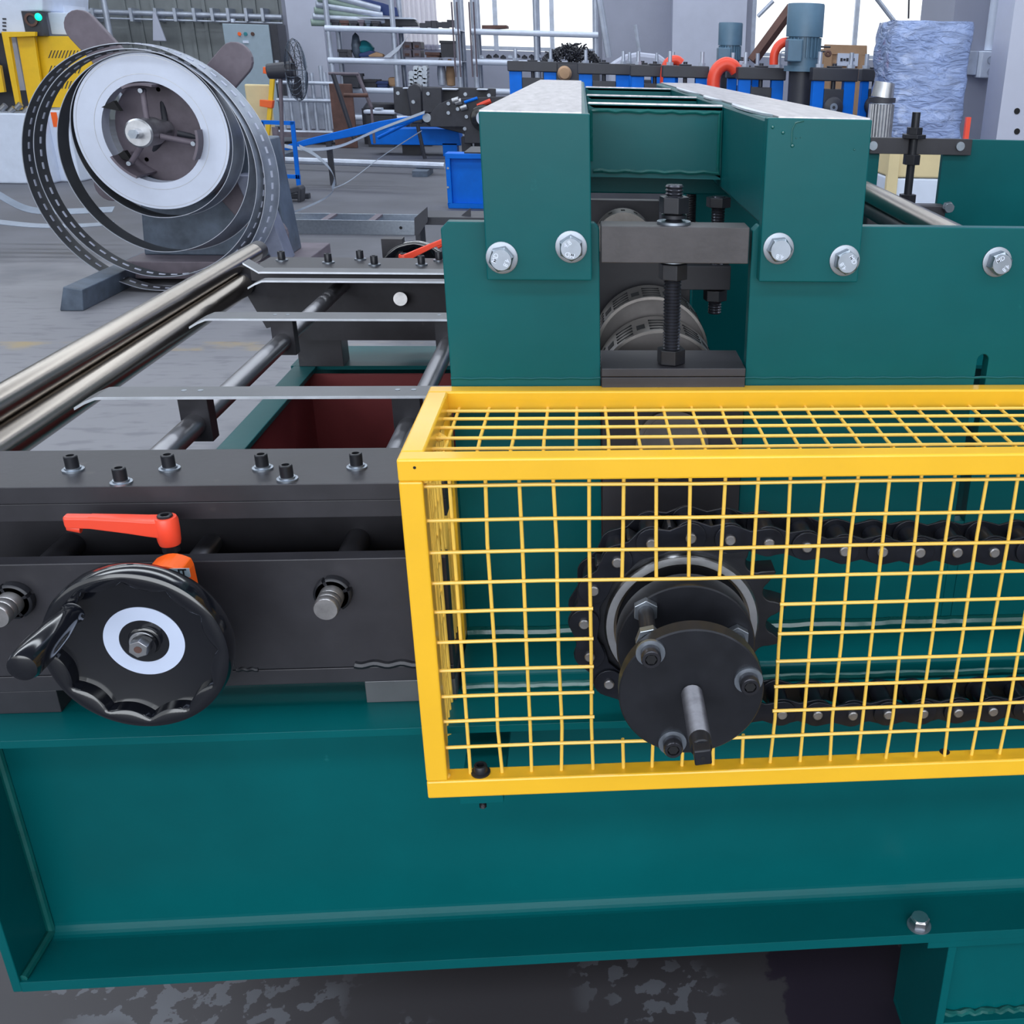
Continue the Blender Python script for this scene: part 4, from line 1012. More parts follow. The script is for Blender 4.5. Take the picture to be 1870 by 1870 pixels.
# standing fan
FYD = 12.3
fan = thing('standing_fan', 'black industrial standing fan with domed wire guard by the white column', 'fan', (P(520,345,1,FYD).x, FYD, 0))
fc = P(541,128,1,FYD); 
fb = []
for k in range(28):
    a = 2*PI*k/28; pts = [(fc.x+.01, fc.y+(.32*math.sin(t_))*math.cos(a)*.45+.12*math.cos(t_)-.05, fc.z+.32*math.sin(t_)*math.sin(a)) for t_ in [PI*i/10 for i in range(0, 11)]]
    pts = [(fc.x+.10*math.cos(t_), fc.y+.26*math.sin(t_)*math.cos(a), fc.z+.31*math.sin(t_)*math.sin(a)) for t_ in [PI*i/10 for i in range(0, 11)]]
    obj('guard_wire', B().tube(pts, .003, 4), DEC, fan)
for t_ in (.35,.5,.65): obj('guard_ring', B().tube([(fc.x+.10*math.cos(PI*t_), fc.y+.26*math.sin(PI*t_)*math.cos(a), fc.z+.31*math.sin(PI*t_)*math.sin(a)) for a in [2*PI*i/24 for i in range(24)]], .004, 4, closed=True), BLACKM, fan)
for k in range(3):
    a = 2*PI*k/3+.4; d = Vector((0,math.cos(a),math.sin(a))); s_ = Vector((.5,-math.sin(a)*.8,math.cos(a)*.8))
    q = [fc+d*.05-s_*.03, fc+d*.26-s_*.09, fc+d*.29+s_*.05, fc+d*.08+s_*.06]
    obj('fan_blade', B().add(q+[p+Vector((.004,0,0)) for p in q], [(0,1,2,3),(7,6,5,4),(0,4,5,1),(1,5,6,2),(2,6,7,3),(3,7,4,0)]), BLACKM, fan)
obj('motor', B().cyl(fc+Vector((-.30,0,-.02)), fc+Vector((-.02,0,0)), .075, .09, n=20), BLACKM, fan, .01)
px_ = P(530,230,1,FYD).x-.06
obj('pole', B().cyl((px_-.10,FYD,.03),(fc.x-.17,FYD,fc.z-.02), .022, n=12), PURP, fan)
obj('fan_foot', B().box(px_-.25,px_+.18,FYD-.05,FYD+.05,.0,.06), BLACKM, fan, .01)
# galvanised rack
rk = thing('tube_rack', 'galvanised wire rack trolley holding steel tubes beside the fan', 'rack', (P(560,240,1,20).x, 20, 0))
for i, px in enumerate((505,520,538,552,566,580,592,604)):
    a = P(px,110+((i*37)%25),1,20); obj('upright_tube', B().cyl((a.x,20+.1*(i%3),.15),(a.x,20+.1*(i%3),a.z), .035, n=10), GALV, rk)
for py in (150,182,240): 
    c = P(505,py,1,19.95); c_ = P(608,py,1,19.95); obj('cross_rail', B().cyl(c,(c_.x,c_.y,c.z), .03, n=8), GALV, rk)
obj('back_sheet', rect(510,175,606,236,20.4,.05), GALV, rk)
obj('trolley_base', B().box(P(500,240,1,20).x,P(612,240,1,20).x,19.9,20.6,.12,.2), PURP, rk); 
for px in (508,600): c = P(px,240,1,20); obj('castor', B().cyl((c.x,19.95,.06),(c.x,20.02,.06), .06, n=14), BLACKM, rk)
o = obj('brown_board', B().box(P(602,170,1,19.3).x,P(643,170,1,19.3).x,19.3,19.38,0,P(620,153,1,19.3).z), RUST, None, .01); tagp(o, 'rust-brown board leaning between the rack and the shelves', 'board')
# A-frame hoist / ladder
ld = thing('step_ladder', 'dark leaning step frame in front of the pipe shelves', 'ladder', (P(640,240,1,17).x,17,0))
def bar2(p, q, y, r, m, parent, name='rail', n=8): return obj(name, B().cyl(P(*p,1,y), P(*q,1,y), r, n=n), m, parent)
bar2((608,135),(648,258),17,.035,BLACKM,ld); bar2((652,133),(678,196),17.6,.03,PURP,ld); bar2((600,134),(655,135),17,.02,PURP,ld,'step'); bar2((628,174),(672,174),17.3,.03,RUST,ld,'step'); bar2((678,196),(684,262),17.6,.02,PURP,ld)
# =================================================================== PIPE SHELVES
SY = 22.0
def shelf_unit(label, pxs, levels, y=SY, thin=()):
    t = thing('pipe_shelf', label, 'shelf', (P(pxs[0],200,1,y).x, y, 0))
    top = P(pxs[0], -30, 1, y).z
    for px in pxs:
        x = P(px,100,1,y).x
        for dy in (0,.9): obj('upright_pipe', B().cyl((x,y+dy,0),(x,y+dy,top), .05, n=12), GALV, t)
    for px in thin:
        x = P(px,60,1,y).x; obj('upright_rod', B().cyl((x,y-.3,P(px,140,1,y).z),(x,y-.3,P(px,5,1,y).z), .016, n=8), PURP, t)
    xa = P(pxs[0],100,1,y).x; xb = P(pxs[-1],100,1,y).x
    for py in levels:
        z = P((pxs[0]+pxs[-1])/2,py,1,y).z
        obj('shelf_board', B().box(xa-.05,xb+.05,y,y+.9,z-.02,z), GALV, t, .005); obj('shelf_edge_pipe', B().cyl((xa-.05,y-.03,z-.04),(xb+.05,y-.03,z-.04), .055, n=10), WHITEM, t)
    return t
shelf_unit('left galvanised pipe shelving loaded with parts below the window', [604,722,838], [51,109,162,212], thin=(831,840))
shelf_unit('right galvanised pipe shelving standing in front of the bright window', [868,980,1088], [57,112,165], thin=(862,870))
def item(name, label, cat, b, m, group=None, bevel=.01, extra=None):
    o = obj(name, b, m, None, bevel); tagp(o, label, cat, group); return o
def crate(px0, py0, px1, py1, m, name, label, cat, y=SY+.15, dy=.5, lip=True):
    a = P(px0,py0,1,y); c_ = P(px1,py1,1,y); t = thing(name, label, cat, ((a.x+c_.x)/2, y, c_.z))
    w = .03
    obj('crate_body', B().box(a.x,c_.x,y,y+w,c_.z,a.z).box(a.x,c_.x,y+dy-w,y+dy,c_.z,a.z).box(a.x,a.x+w,y+w,y+dy-w,c_.z,a.z).box(c_.x-w,c_.x,y+w,y+dy-w,c_.z,a.z).box(a.x,c_.x,y,y+dy,c_.z,c_.z+w), m, t, .005)
    if lip: obj('crate_rim', B().box(a.x-.02,c_.x+.02,y-.02,y,a.z-.05,a.z).box(a.x-.02,c_.x+.02,y+dy,y+dy+.02,a.z-.05,a.z), m, t, .004)
    return t
# top shelf
for i,(x0,x1,m_) in enumerate(((605,619,BLACKM),(622,636,RUST),(640,652,BLACKM),(655,664,PURP),(668,676,DEC),(680,692,BLACKM))):
    crate(x0,36+(i%3),x1,48,m_,'parts_bin', ['first dark parts bin from the left end of the top shelf','brown parts bin, second from the left end of the top shelf','third dark parts bin on the top shelf','purplish parts bin in the middle of the top shelf','blue-grey narrow parts bin on the top shelf','sixth bin, nearest the long dark tray on the top shelf'][i],'bin')
t = thing('long_tray', 'long dark angled sheet metal channel lying on the top shelf', 'channel', (P(730,45,1,SY).x,SY,P(730,48,1,SY).z))
obj('channel_body', poly([(600,31),(752,33),(762,42),(764,48),(690,48),(690,40),(606,36)], SY+.45, .3), BLACKM, t, .01); obj('channel_top', poly([(598,29),(752,32),(756,35),(600,33)], SY+.3, .5), GALV, t)
t = thing('metal_scraps', 'dark small metal pieces lying at the right of the top shelf', 'part', (P(800,45,1,SY).x,SY+.3,P(800,48,1,SY).z))
for i in range(6):
    c = P(773+10*i,45-(i%2)*1.5,1,SY+.2); obj('scrap', B().box(c.x-.07,c.x+.06,c.y,c.y+.2,c.z-.06,c.z+.03+.02*(i%3)), BLACKM, t, .01)
# bundle of pale green pipes and blue sheet above
for i in range(6):
    a = P(583-3*i, -14+11*i, 1, SY+.1); c_ = P(694+2*i-10*(i%2), 17+5.5*i, 1, SY+.5)
    o = obj('long_pipe', B().cyl(a, c_, .062, n=12), PALEG if i%2 else GALV); tagp(o, ['uppermost long grey pipe on top of the left shelving','pale green pipe, second in the sloping bundle','third pipe of the sloping bundle, grey','pale green pipe in the middle of the sloping bundle','fifth pipe of the sloping bundle, grey','lowest pale green pipe of the sloping bundle'][i],'pipe','sloping pipes above the left shelving')
o = obj('navy_sheet', poly([(630,-12),(700,6),(724,14),(728,30),(700,28),(660,10)], SY+.7, .06), NAVY, None, .01); tagp(o,'dark blue sheet lying behind the pipes on the shelf top','sheet')
# second shelf
t = crate(618,90,634,104,BLACKM,'parts_box','black open box at the left of the second shelf','box')
t = thing('saw_blade', 'tall dark green oval blade standing on the second shelf', 'tool', (P(651,103,1,SY).x,SY+.3,P(651,105,1,SY).z))
c = P(651,84,1,SY+.3); obj('blade', plate('blade',[ [(.09*math.cos(a),.24*math.sin(a)) for a in [2*PI*i/24 for i in range(24)]] ],.05,DEC) and B().lathe([(0,0),(.05,.02),(.09,.12),(.10,.25),(.06,.42),(0,.48)],(c.x,c.y,c.z-.24),(0,0,1),16), DEC, t)
o = obj('teal_bag', B().lathe([(0,0),(.17,.03),(.19,.12),(.12,.2),(.05,.24),(0,.25)], P(667,99,1,SY+.4), (0,0,1), 12), TEAL); tagp(o,'teal plastic bundle on the second shelf','bag')
o = obj('blue_cloth', poly([(655,98),(676,92),(690,97),(700,104),(655,104)], SY+.15, .3), NAVY, None,.02); tagp(o,'dark blue folded cloth on the second shelf','cloth')
o = obj('pale_cloth', poly([(672,101),(686,95),(699,99),(700,104),(674,104)], SY+.05, .2), BROWN, None,.02); tagp(o,'pale pinkish rag hanging over the second shelf','cloth')
o = obj('steel_sheet', poly([(700,105),(733,80),(748,62),(745,66),(728,92),(712,105)], SY-.1, .03), GALV); tagp(o,'bright thin sheet leaning on the second shelf upright','sheet')
for i,(x0,y0,x1,y1) in enumerate(((735,76,752,90),(735,91,752,105),(753,76,769,90),(753,91,769,105))):
    a = P(x0,y0,1,SY+.2); c_ = P(x1,y1,1,SY+.2); t = thing('parts_drawer_box', ['upper left brown drawer box on the second shelf','lower left brown drawer box on the second shelf','upper right brown drawer box on the second shelf','lower right brown drawer box on the second shelf'][i],'box',((a.x+c_.x)/2,SY+.2,c_.z))
    obj('box_body', B().box(a.x,c_.x,SY+.2,SY+.7,c_.z,a.z), PURP, t, .01); obj('drawer_front', B().box(a.x+.04,c_.x-.04,SY+.18,SY+.2,c_.z+.03,a.z-.06), RUST, t, .004)
crate(778,95,802,105,RUST,'low_box','low brown box on the second shelf','box'); crate(804,74,832,105,BLACKM,'stacked_box','tall dark grey box at the right end of the second shelf','box')
# third shelf
t = crate(625,134,656,160,BLACKM,'plastic_crate','large black crate at the left of the third shelf','crate',y=SY-.3)
crate(662,145,688,160,BLACKM,'plastic_crate','dark green-black crate in the middle of the third shelf','crate'); crate(688,148,708,160,NAVY,'plastic_crate','blue plastic crate on the third shelf','crate')
o = obj('carton', B().box(P(708,141,1,SY+.2).x,P(724,141,1,SY+.2).x,SY+.2,SY+.5,P(708,158,1,SY+.2).z,P(708,141,1,SY+.2).z), BROWN, None,.04); tagp(o,'small brown carton beside the blue crate','carton')
wh_ = thing('wrapped_rolls', 'stack of shiny foil-wrapped rolls on the third shelf', 'rolls', (P(763,160,1,20).x, 20, P(763,160,1,20).z))
for i in range(4):
    for j in range(5):
        if i in (0,) and j == 4: continue
        c = P(751+8*i, 157-7.5*j-(2 if i%2 else 0), 1, 20); obj('foil_roll', B().cyl(c, c+Vector((0,.3,0)), .048, n=12), ZINC, wh_)
b_ = B().box(P(745,160,1,20).x,P(782,160,1,20).x,19.98,20.4,0,P(763,160,1,20).z); obj('stand_box', b_, BLACKM, wh_)
for i,(px,py) in enumerate(((808,122),(824,134))):
    o = obj('pale_sack', B().lathe([(0,0),(.08,.02),(.09,.2),(.07,.42),(.03,.5),(0,.5)], P(px,150+py*.06,1,SY+.3), (0,0,1), 12), BROWN if i else GALV); tagp(o, ['pale sack on the right end of the third shelf','brownish sack just right of the pale sack'][i],'sack')
# floor shelf items
t = thing('white_tube_light', 'white box-shaped fitting on the bottom shelf', 'box', (P(700,205,1,19.6).x,19.6,P(700,210,1,19.6).z)); obj('body', rect(663,201,721,209,19.6,.3), WHITEM, t, .02); obj('bracket', rect(683,197,697,201,19.6,.2), GALV, t,.01); obj('stand', floor_to(668,716,210,19.62,.28), BLACKM, t)
t = thing('cable_heap', 'dark coiled cable heap behind the white fitting', 'cable', (P(690,195,1,18.5).x,18.5,P(690,200,1,18.5).z))
for k in range(6):
    c = P(694,197-k*1.5,1,20.4); obj('cable_loop', B().tube([(c.x+.28*math.cos(a)+.01*k,c.y+.2*math.sin(a),c.z) for a in [2*PI*i/20 for i in range(20)]], .02, 6, closed=True), BLACKM, t)
obj('box_under', floor_to(660,715,198,20.2,.5), BLACKM, t)
# right shelf items
o = obj('brown_sheet', poly([(880,46),(925,46),(926,51),(880,54)], SY, .6), RUST); tagp(o,'rust-brown slab on the top of the right shelving','slab')
t = thing('small_castings', 'heap of small dark castings on the right shelving', 'casting', (P(930,105,1,SY).x,SY,P(930,110,1,SY).z))
for i in range(12):
    c = P(880+13*i,108-(i%3),1,SY+.2); obj('casting', B().lathe([(0,0),(.06,.01),(.05,.05),(0,.08)], c, (0,0,1), 8), BLACKM if i%4 else WHITEM, t)
hp = thing('fastener_heap', 'tall heap of tangled black metal clips on the right shelving', 'clip heap', (P(1045,105,1,18).x,18,P(1045,112,1,18).z))
b = B(); random.seed(11)
for i in range(260):
    u = random.random(); v_ = random.random(); px = 993+100*u; hmax = 30*math.sin(PI*min(1,max(0,u)))**.6
    c = P(px, 112-hmax*v_, 1, 17.8+random.random()*.5); d = Vector((random.uniform(-1,1),random.uniform(-1,1),random.uniform(-1,1)))*.055; e = Vector((random.uniform(-1,1),random.uniform(-1,1),random.uniform(-1,1)))*.05
    b.tube([c-d, c+e, c+d], .012, 5)
o = obj('clips', b, BLACKM, hp, kind='stuff'); obj('heap_stand', floor_to(990,1095,112,17.8,.9), BLACKM, hp)

# =================================================================== LEVELLER MACHINE (dark, blue base)
VY = 17.3
lv = thing('leveller_machine', 'dark grey leveller machine with blue base beam in front of the shelves', 'machine', (P(800,260,1,VY).x, VY, 0))
obj('side_plate', poly([(718,158),(742,160),(752,155),(766,158),(860,160),(905,162),(905,290),(866,290),(866,250),(830,240),(780,228),(768,210),(745,212),(720,205)], VY+.6, .08), BLACKM, lv, .01)
obj('nose_plate', poly([(782,212),(800,190),(826,180),(925,176),(925,262),(848,262),(848,232),(786,232)], VY, .08), BLACKM, lv, .01)
obj('hood', poly([(742,166),(748,156),(757,152),(766,158),(770,168),(772,226),(752,226)], VY+.3, .3), BLACKM, lv, .02)
obj('front_cover', poly([(770,160),(806,160),(808,206),(772,206)], VY+.2, .1), BLACKM, lv, .01)
obj('base_beam', poly([(672,236),(768,235),(836,236),(842,266),(678,264)], VY+.7, .5), BLUEM, lv, .01)
obj('base_foot', floor_to(734,768,264,VY+.9,.3), BLACKM, lv); obj('leg_column', floor_to(842,860,250,VY+.15,.2), BLACKM, lv, .01); obj('blue_leg', floor_to(808,834,262,VY+.7,.3), BLUEM, lv)
bar2((762,226),(776,290),VY-.02,.03,BLACKM,lv,'support_arm')
for px,py in ((727,170),(782,171),(850,172),(755,186),(819,189),(819,206),(836,199),(852,213),(849,235),(893,174),(780,215)):
    c = P(px,py,1,VY-.01 if px > 800 else VY+.19); obj('bolt_head', B().cyl(c, c+Vector((0,-.03,0)), .028, n=8), ZINC, lv)
for px0,py0,px1,py1 in ((735,160,758,163),(803,161,835,165),(870,162,890,165)): obj('toggle_clamp', rect(px0,py0,px1,py1,VY+.4,.2), WHITEM, lv,.01)
for px,py in ((827,185),(832,188),(842,198)): c = P(px,py,1,VY-.02); obj('air_cylinder', B().cyl(c, c+Vector((.10,-.02,.03)), .045, n=12), STEEL, lv)
bar2((848,187),(872,179),VY-.05,.022,BLUEM,lv,'blue_rod'); bar2((872,194),(896,184),VY-.08,.035,ORANGE,lv,'red_lever')
c = P(883,216,1,VY-.15); obj('wheel_ring', B().lathe([(.07,0),(.11,0),(.11,.02),(.07,.02)], c, (0,-1,0), 32, closed=True), WHITEM, lv); obj('wheel', B().lathe([(.0,.02),(.2,.02),(.2,.06),(.17,.07),(0,.07)], c+Vector((0,.06,0)), (0,-1,0), 32), PLAST, lv)
# blue arm, frame and loose steel strips
t = thing('feed_ramp', 'long blue sloping feed ramp reaching left from the leveller', 'arm', (P(640,250,1,13.6).x,13.6,0))
obj('arm_beam', poly([(512,272),(520,266),(560,254),(690,222),(776,208),(784,214),(700,238),(560,266),(524,275)], 13.6, .10), BLUEM, t, .008); c = P(780,215,1,13.58); obj('pivot_pin', B().cyl(c,c+Vector((0,-.05,0)), .05, n=14), ZINC, t)
obj('ramp_leg', B().box(P(600,256,1,13.65).x-.03,P(600,256,1,13.65).x+.03,13.62,13.68,0,P(600,256,1,13.65).z), BLACKM, t); obj('strut_tube', B().cyl(P(770,212,1,13.9), P(690,252,1,13.9), .02, n=8), BLUEM, t)
t = thing('blue_guard_frame', 'thin blue rectangular tube frame standing right of the coil', 'frame', (P(515,322,1,14.2).x,14.2,0))
for p,q in (((478,223),(538,225)),((534,222),(546,342)),((478,320),(548,323)),((478,222),(487,342))):
    obj('frame_tube', B().cyl(P(*p,1,12.9), P(*q,1,12.9), .030, n=4, rot=PI/4), BLUEM, t)
t = thing('trolley_post', 'brown post on a dark wheeled foot beside the blue frame', 'post', (P(515,345,1,12).x,12,0))
bar2((502,232),(514,345),12.0,.035,PURP,t,'post'); obj('foot', poly([(505,350),(545,340),(550,346),(549,370),(543,370),(543,352),(510,358)],11.95,.2), BLACKM, t, .01)
def strip3(name, label, pts, y, w, m=GALV, dz=.02):
    q = [P(px,py,1,yy) for px,py,yy in pts]
    # smooth
    s = []
    for i in range(len(q)-1):
        a = q[max(0,i-1)]; b0 = q[i]; c0 = q[i+1]; d0 = q[min(len(q)-1,i+2)]
        for k in range(6):
            u = k/6; s.append(.5*((2*b0)+(c0-a)*u+(2*a-5*b0+4*c0-d0)*u*u+(3*b0-a-3*c0+d0)*u**3))
    s.append(q[-1]); o = obj(name, B().ribbon(s, w, .004), m); tagp(o, label, 'steel strip'); return o
strip3('steel_strip','pale steel strip sagging under the blue arm',[(500,266,13.4),(560,276,13.4),(620,270,13.4),(690,240,13.4),(775,208,13.4)],0,(0,.08,.03),STR2)
strip3('steel_strip','bright curved steel strip end drooping over the floor right of the coil',[(548,272,12.6),(575,286,12.5),(600,308,12.4),(612,330,12.3),(608,350,12.2)],0,(-.03,.09,.04),STR2)
strip3('steel_strip','thin steel strip edge looping low over the floor',[(608,352,11.8),(590,366,11.5),(540,388,11),(500,398,10.5)],0,(0,.03,.02),STR2)
strip3('steel_strip','thin strip line rising towards the blue machine',[(608,345,12.2),(640,330,12.6),(700,285,13.2),(770,240,13.4)],0,(0,.03,.01),STR2)
strip3('steel_strip','pale blue perforated strip crossing behind the coil at the left',[(-20,352,9),(40,385,9),(100,392,9.0),(205,388,9)],0,(0,.07,.035),STR2)
strip3('steel_strip','grey strip lying on the floor at the far left',[(-20,408,8.6),(60,416,8.6),(140,416,8.6),(200,412,8.6)],0,(0,.10,.015),STR2)
# long pale bar across the hall floor
a = PZ(500,292,.12); b0 = PZ(812,303,.12)
o = obj('floor_bar', B().cyl(a, b0, .045, n=8), GALV); tagp(o, 'long thin pale bar lying across the hall floor', 'bar')
for px in (560, 770):
    pass
a = PZ(505,288,0); t = thing('floor_blocks', 'low block carrying the long pale floor bar', 'block', (a.x,a.y,0)); obj('block', B().box(a.x,a.x+.2,a.y-.3,a.y+.3,0,.075), DEC, t); obj('block', B().box(b0.x-.4,b0.x-.2,b0.y-.3,b0.y+.3,0,.075), DEC, t)
# channel on floor + black saddles
t = thing('aluminium_channel', 'pale aluminium channel section lying on the floor behind the table', 'channel', (P(640,425,2,0).x, PZ(640,425,0).y, 0))
a = PZ(515,427,0); b0 = PZ(760,428,0); zt2 = P(640,402,1,a.y).z
obj('channel_front', B().box(a.x,b0.x,a.y,a.y+.012,.0,zt2), ZINC, t, .002); obj('channel_back', B().box(a.x-.02,b0.x,a.y+.42,a.y+.43,0,zt2), ZINC, t, .002); obj('channel_web', B().box(a.x,b0.x,a.y+.012,a.y+.42,.0,.012), GALV, t)
for px in (600, 685):
    x = P(px,398,1,a.y+.2).x; obj('cross_piece', B().box(x-.03,x+.03,a.y+.012,a.y+.42,zt2-.02,zt2), PURP, t)
c = P(732,416,1,a.y); obj('channel_hole', B().cyl((c.x,a.y+.001,c.z),(c.x,a.y-.003,c.z), .014, n=12), DARKHOLE, t)
t = thing('saddle_bracket', 'black steel saddle with upright ears on the floor beyond the table', 'bracket', (P(810,425,1,9).x, 9, 0))
sy = 8.6
obj('saddle_beam', rect(764,396,900,412,sy+.1,.4), BLACKM, t, .005); obj('saddle_ear', poly([(757,398),(780,378),(781,404),(764,430),(757,430)],sy,.02), BLACKM, t); obj('saddle_ear', poly([(842,394),(859,380),(860,402),(848,410)],sy+.2,.02), BLACKM, t)
for px in (766, 850): x = P(px,430,1,sy+.2).x; obj('saddle_leg', B().box(x-.02,x+.02,sy+.12,sy+.4,0,P(px,405,1,sy).z), BLACKM, t)
# blue open cabinet
BYb = 11.6
a = P(812,280,1,BYb); b0 = P(900,372,1,BYb); z0 = PZ(830,373,0); 
t = thing('blue_cabinet', 'bright blue open-fronted steel cabinet left of the green gantry', 'cabinet', ((a.x+b0.x)/2, BYb, 0))
zt3 = a.z; f = .05
obj('cabinet_frame', B().box(a.x,b0.x+.3,BYb,BYb+.25,zt3-f,zt3).box(a.x,b0.x+.3,BYb,BYb+.25,0,f).box(a.x,a.x+f,BYb,BYb+.25,f,zt3-f), BLUEM, t, .006)
obj('cabinet_back', B().box(a.x+f,b0.x+.3,BYb+.06,BYb+.08,f,zt3-f), BLUEM, t); obj('cabinet_top_tray', B().box(a.x+.2,b0.x+.3,BYb+.02,BYb+.8,zt3,zt3+.015), BLACKM, t)
for py in (307,342): c = P(818,py,1,BYb-.001); obj('rivet', B().cyl(c,c+Vector((0,-.006,0)), .012, n=10), ZINC, t)

# =================================================================== BLUE ROLL FORMING LINE (right)
def stand_label(i): return i
RY = 8.2
def stand(label, px0, px1, pyt, y, block=True, face=True, depth=.10):
    """one twin-post roll stand: cap bar top edge at photo row pyt"""
    x0 = P(px0,pyt,1,y).x; x1 = P(px1,pyt,1,y).x; zt = P((px0+px1)/2,pyt,1,y).z; w = x1-x0; pw = w*.27; ch = .095
    t = thing('roll_stand', label, 'roll stand', ((x0+x1)/2, y, .85))
    obj('post', B().box(x0+.004,x0+pw,y+.01,y+depth,.85,zt-ch), BLUEM, t, .004); obj('post', B().box(x1-pw,x1-.004,y+.01,y+depth,.85,zt-ch), BLUEM, t, .004)
    obj('cap_bar', B().box(x0-.01,x1+.01,y-.01,y+depth+.02,zt-ch,zt), BLACKM, t, .008)
    xm = (x0+x1)/2
    obj('set_screw', B().cyl((xm,y+.05,zt-.18),(xm,y+.05,zt+.03), .018, n=12), BLACKM, t); obj('cap_boss', B().box(xm-.05,xm+.05,y,y+depth,zt,zt+.012), BLACKM, t,.004)
    for dx in (-.35*w, .38*w):
        obj('cap_bolt', B().cyl((xm+dx,y+.05,zt),(xm+dx,y+.05,zt+.11), .017, n=10).cyl((xm+dx,y+.05,zt),(xm+dx,y+.05,zt+.025), .032, n=6), GALV, t)
    if block:
        bo = obj('bearing_block', B().box(x0+pw,x1-pw,y+.0,y+depth,zt-.52,zt-.15), BLACKM, t, .006)
        if face:
            obj('bearing_cover', B().lathe([(0,.03),(.06,.03),(.075,.02),(.08,0)], (xm,y,zt-.28), (0,-1,0), 24), BLACKM, bo); obj('shaft_end', B().lathe([(.012,.034),(.030,.034),(.032,.028)], (xm,y,zt-.28), (0,-1,0), 20), ZINC, bo)
    obj('lower_block', B().box(x0+pw,x1-pw,y+.02,y+depth,.85,zt-.56), BLACKM, t)
    return t
labs = {'f':('front row','front'), 'b':('back row','rear')}
rows = [(928,1016,112,11.2,0),(1056,1150,116,10.4,0),(1140,1208,117,11.6,0),(1153,1240,119,9.8,0),(1212,1293,120,9.4,0),
        (1330,1392,122,9.6,0),(1350,1434,123,9.0,1),(1452,1500,124,9.6,0),(1487,1566,124,8.4,1),(1577,1626,126,8.9,1)]
names_ = ['leftmost blue roll stand of the distant line','second blue roll stand from the left of the distant line','third blue roll stand, set back between its neighbours','fourth blue roll stand from the left, above the gantry','fifth blue roll stand, left of the orange arc','sixth blue roll stand, just right of the orange arc','seventh blue roll stand, left of the big motor','blue roll stand half hidden behind the big motor','blue roll stand with round bearing cover right of the motor','rightmost blue roll stand beside the wrapped bundle']
for (a_, b_, c_, y_, f_), lb in zip(rows, names_): stand(lb, a_, b_, c_, y_, True, bool(f_))
lb_ = thing('line_bed', 'dark bed beam under the blue roll stands', 'machine bed', (.2, 9.5, 0))
obj('bed_beam', B().box(-.05,2.3,8.3,8.95,.2,.85).box(-.35,2.2,8.95,9.75,.2,.85).box(-.66,1.9,9.75,11.85,.2,.85), BLACKM, lb_, .01); obj('bed_leg', B().box(-.3,-.1,9.2,11.3,0,.2), BLACKM, lb_); obj('bed_leg', B().box(1.5,1.7,8.5,11.3,0,.2), BLACKM, lb_)
# brown motor boss + panel between first stands
t = thing('drive_motor', 'brown round motor end in a dark box between two left roll stands', 'motor', (P(1035,150,1,11).x,11,.85))
obj('box', B().box(P(1016,118,1,11.2).x,P(1056,118,1,11.2).x,11.2,11.3,.85,P(1030,118,1,11.2).z), BLACKM, t); c = P(1031,134,1,11.1); obj('end_bell', B().lathe([(0,.05),(.05,.04),(.07,0)], c, (0,-1,0), 20), BROWN, t)
# gear motors
def gearmotor(label, px0, px1, pyt, pyc, pyb, y):
    x0 = P(px0,pyc,1,y).x; x1 = P(px1,pyc,1,y).x; r = (x1-x0)/2; xm = (x0+x1)/2; zt = P(px0,pyt,1,y).z; zc = P(px0,pyc,1,y).z; zb = P(px0,pyb,1,y).z
    t = thing('gear_motor', label, 'motor', (xm,y+r,.85))
    obj('fan_cowl', B().lathe([(0,zt),(r*.96,zt),(r,zt-.01),(r,zc),(0,zc)], (xm,y+r,0), (0,0,1), 40), MOTOR, t)
    obj('motor_body', B().cyl((xm,y+r,zb),(xm,y+r,zc), r*.84, n=32), MOTOR, t)
    for k in range(24):
        a = 2*PI*k/24; d = Vector((math.cos(a),math.sin(a),0)); s_ = Vector((-d.y,d.x,0))*.006; c = Vector((xm,y+r,0))
        q = [c+d*r*.8-s_, c+d*r*.95-s_, c+d*r*.95+s_, c+d*r*.8+s_]
        obj('cooling_fin', B().prism([(p.x,p.y) for p in q], 2, zb+.06, zc-.005), MOTOR, t)
    obj('terminal_box', B().box(x0-.01,x0+.10,y-.03,y+.12,zb+.03,zc-.02), MOTOR, t, .008)
    obj('flange', B().cyl((xm,y+r,zb-.04),(xm,y+r,zb), r*1.02, n=32), MOTOR, t); obj('gear_case', B().cyl((xm,y+r,.85),(xm,y+r,zb-.04), r*.72, n=24), BLACKM, t)
    for z_ in (zt-.3,zc-.1): obj('lifting_pin', B().cyl((x1-.02,y+r,z_),(x1+.07,y+r,z_), .007, n=8), BLACKM, t)
    return t
gearmotor('large vertical blue-grey gear motor rising above the blue stands', 1442, 1509, 4, 66, 120, 8.6)
gearmotor('smaller vertical blue-grey gear motor left of the diagonal brace', 1314, 1358, 40, 82, 122, 9.9)
def arc_hook(label, pts, y, r, m=ORANGE):
    q0 = [P(px,py,1,y) for px,py in pts]; q = []
    for i in range(len(q0)-1):
        a = q0[max(0,i-1)]; b_ = q0[i]; c_ = q0[i+1]; d_ = q0[min(len(q0)-1,i+2)]
        for k in range(5):
            u = k/5; q.append(.5*((2*b_)+(c_-a)*u+(2*a-5*b_+4*c_-d_)*u*u+(3*b_-a-3*c_+d_)*u**3))
    q.append(q0[-1]); t = obj('cable_hose', B().tube(q, r, 12), m); tagp(t, label, 'hose'); return t
arc_hook('thick red-orange cable hose arching over the left stands', [(1303,165),(1303,150),(1306,135),(1314,123),(1326,117),(1338,121),(1345,130)], 9.2, .055)
arc_hook('thin red-orange hose arching beside the large motor', [(1413,118),(1414,100),(1420,86),(1430,78),(1440,77)], 8.8, .035)
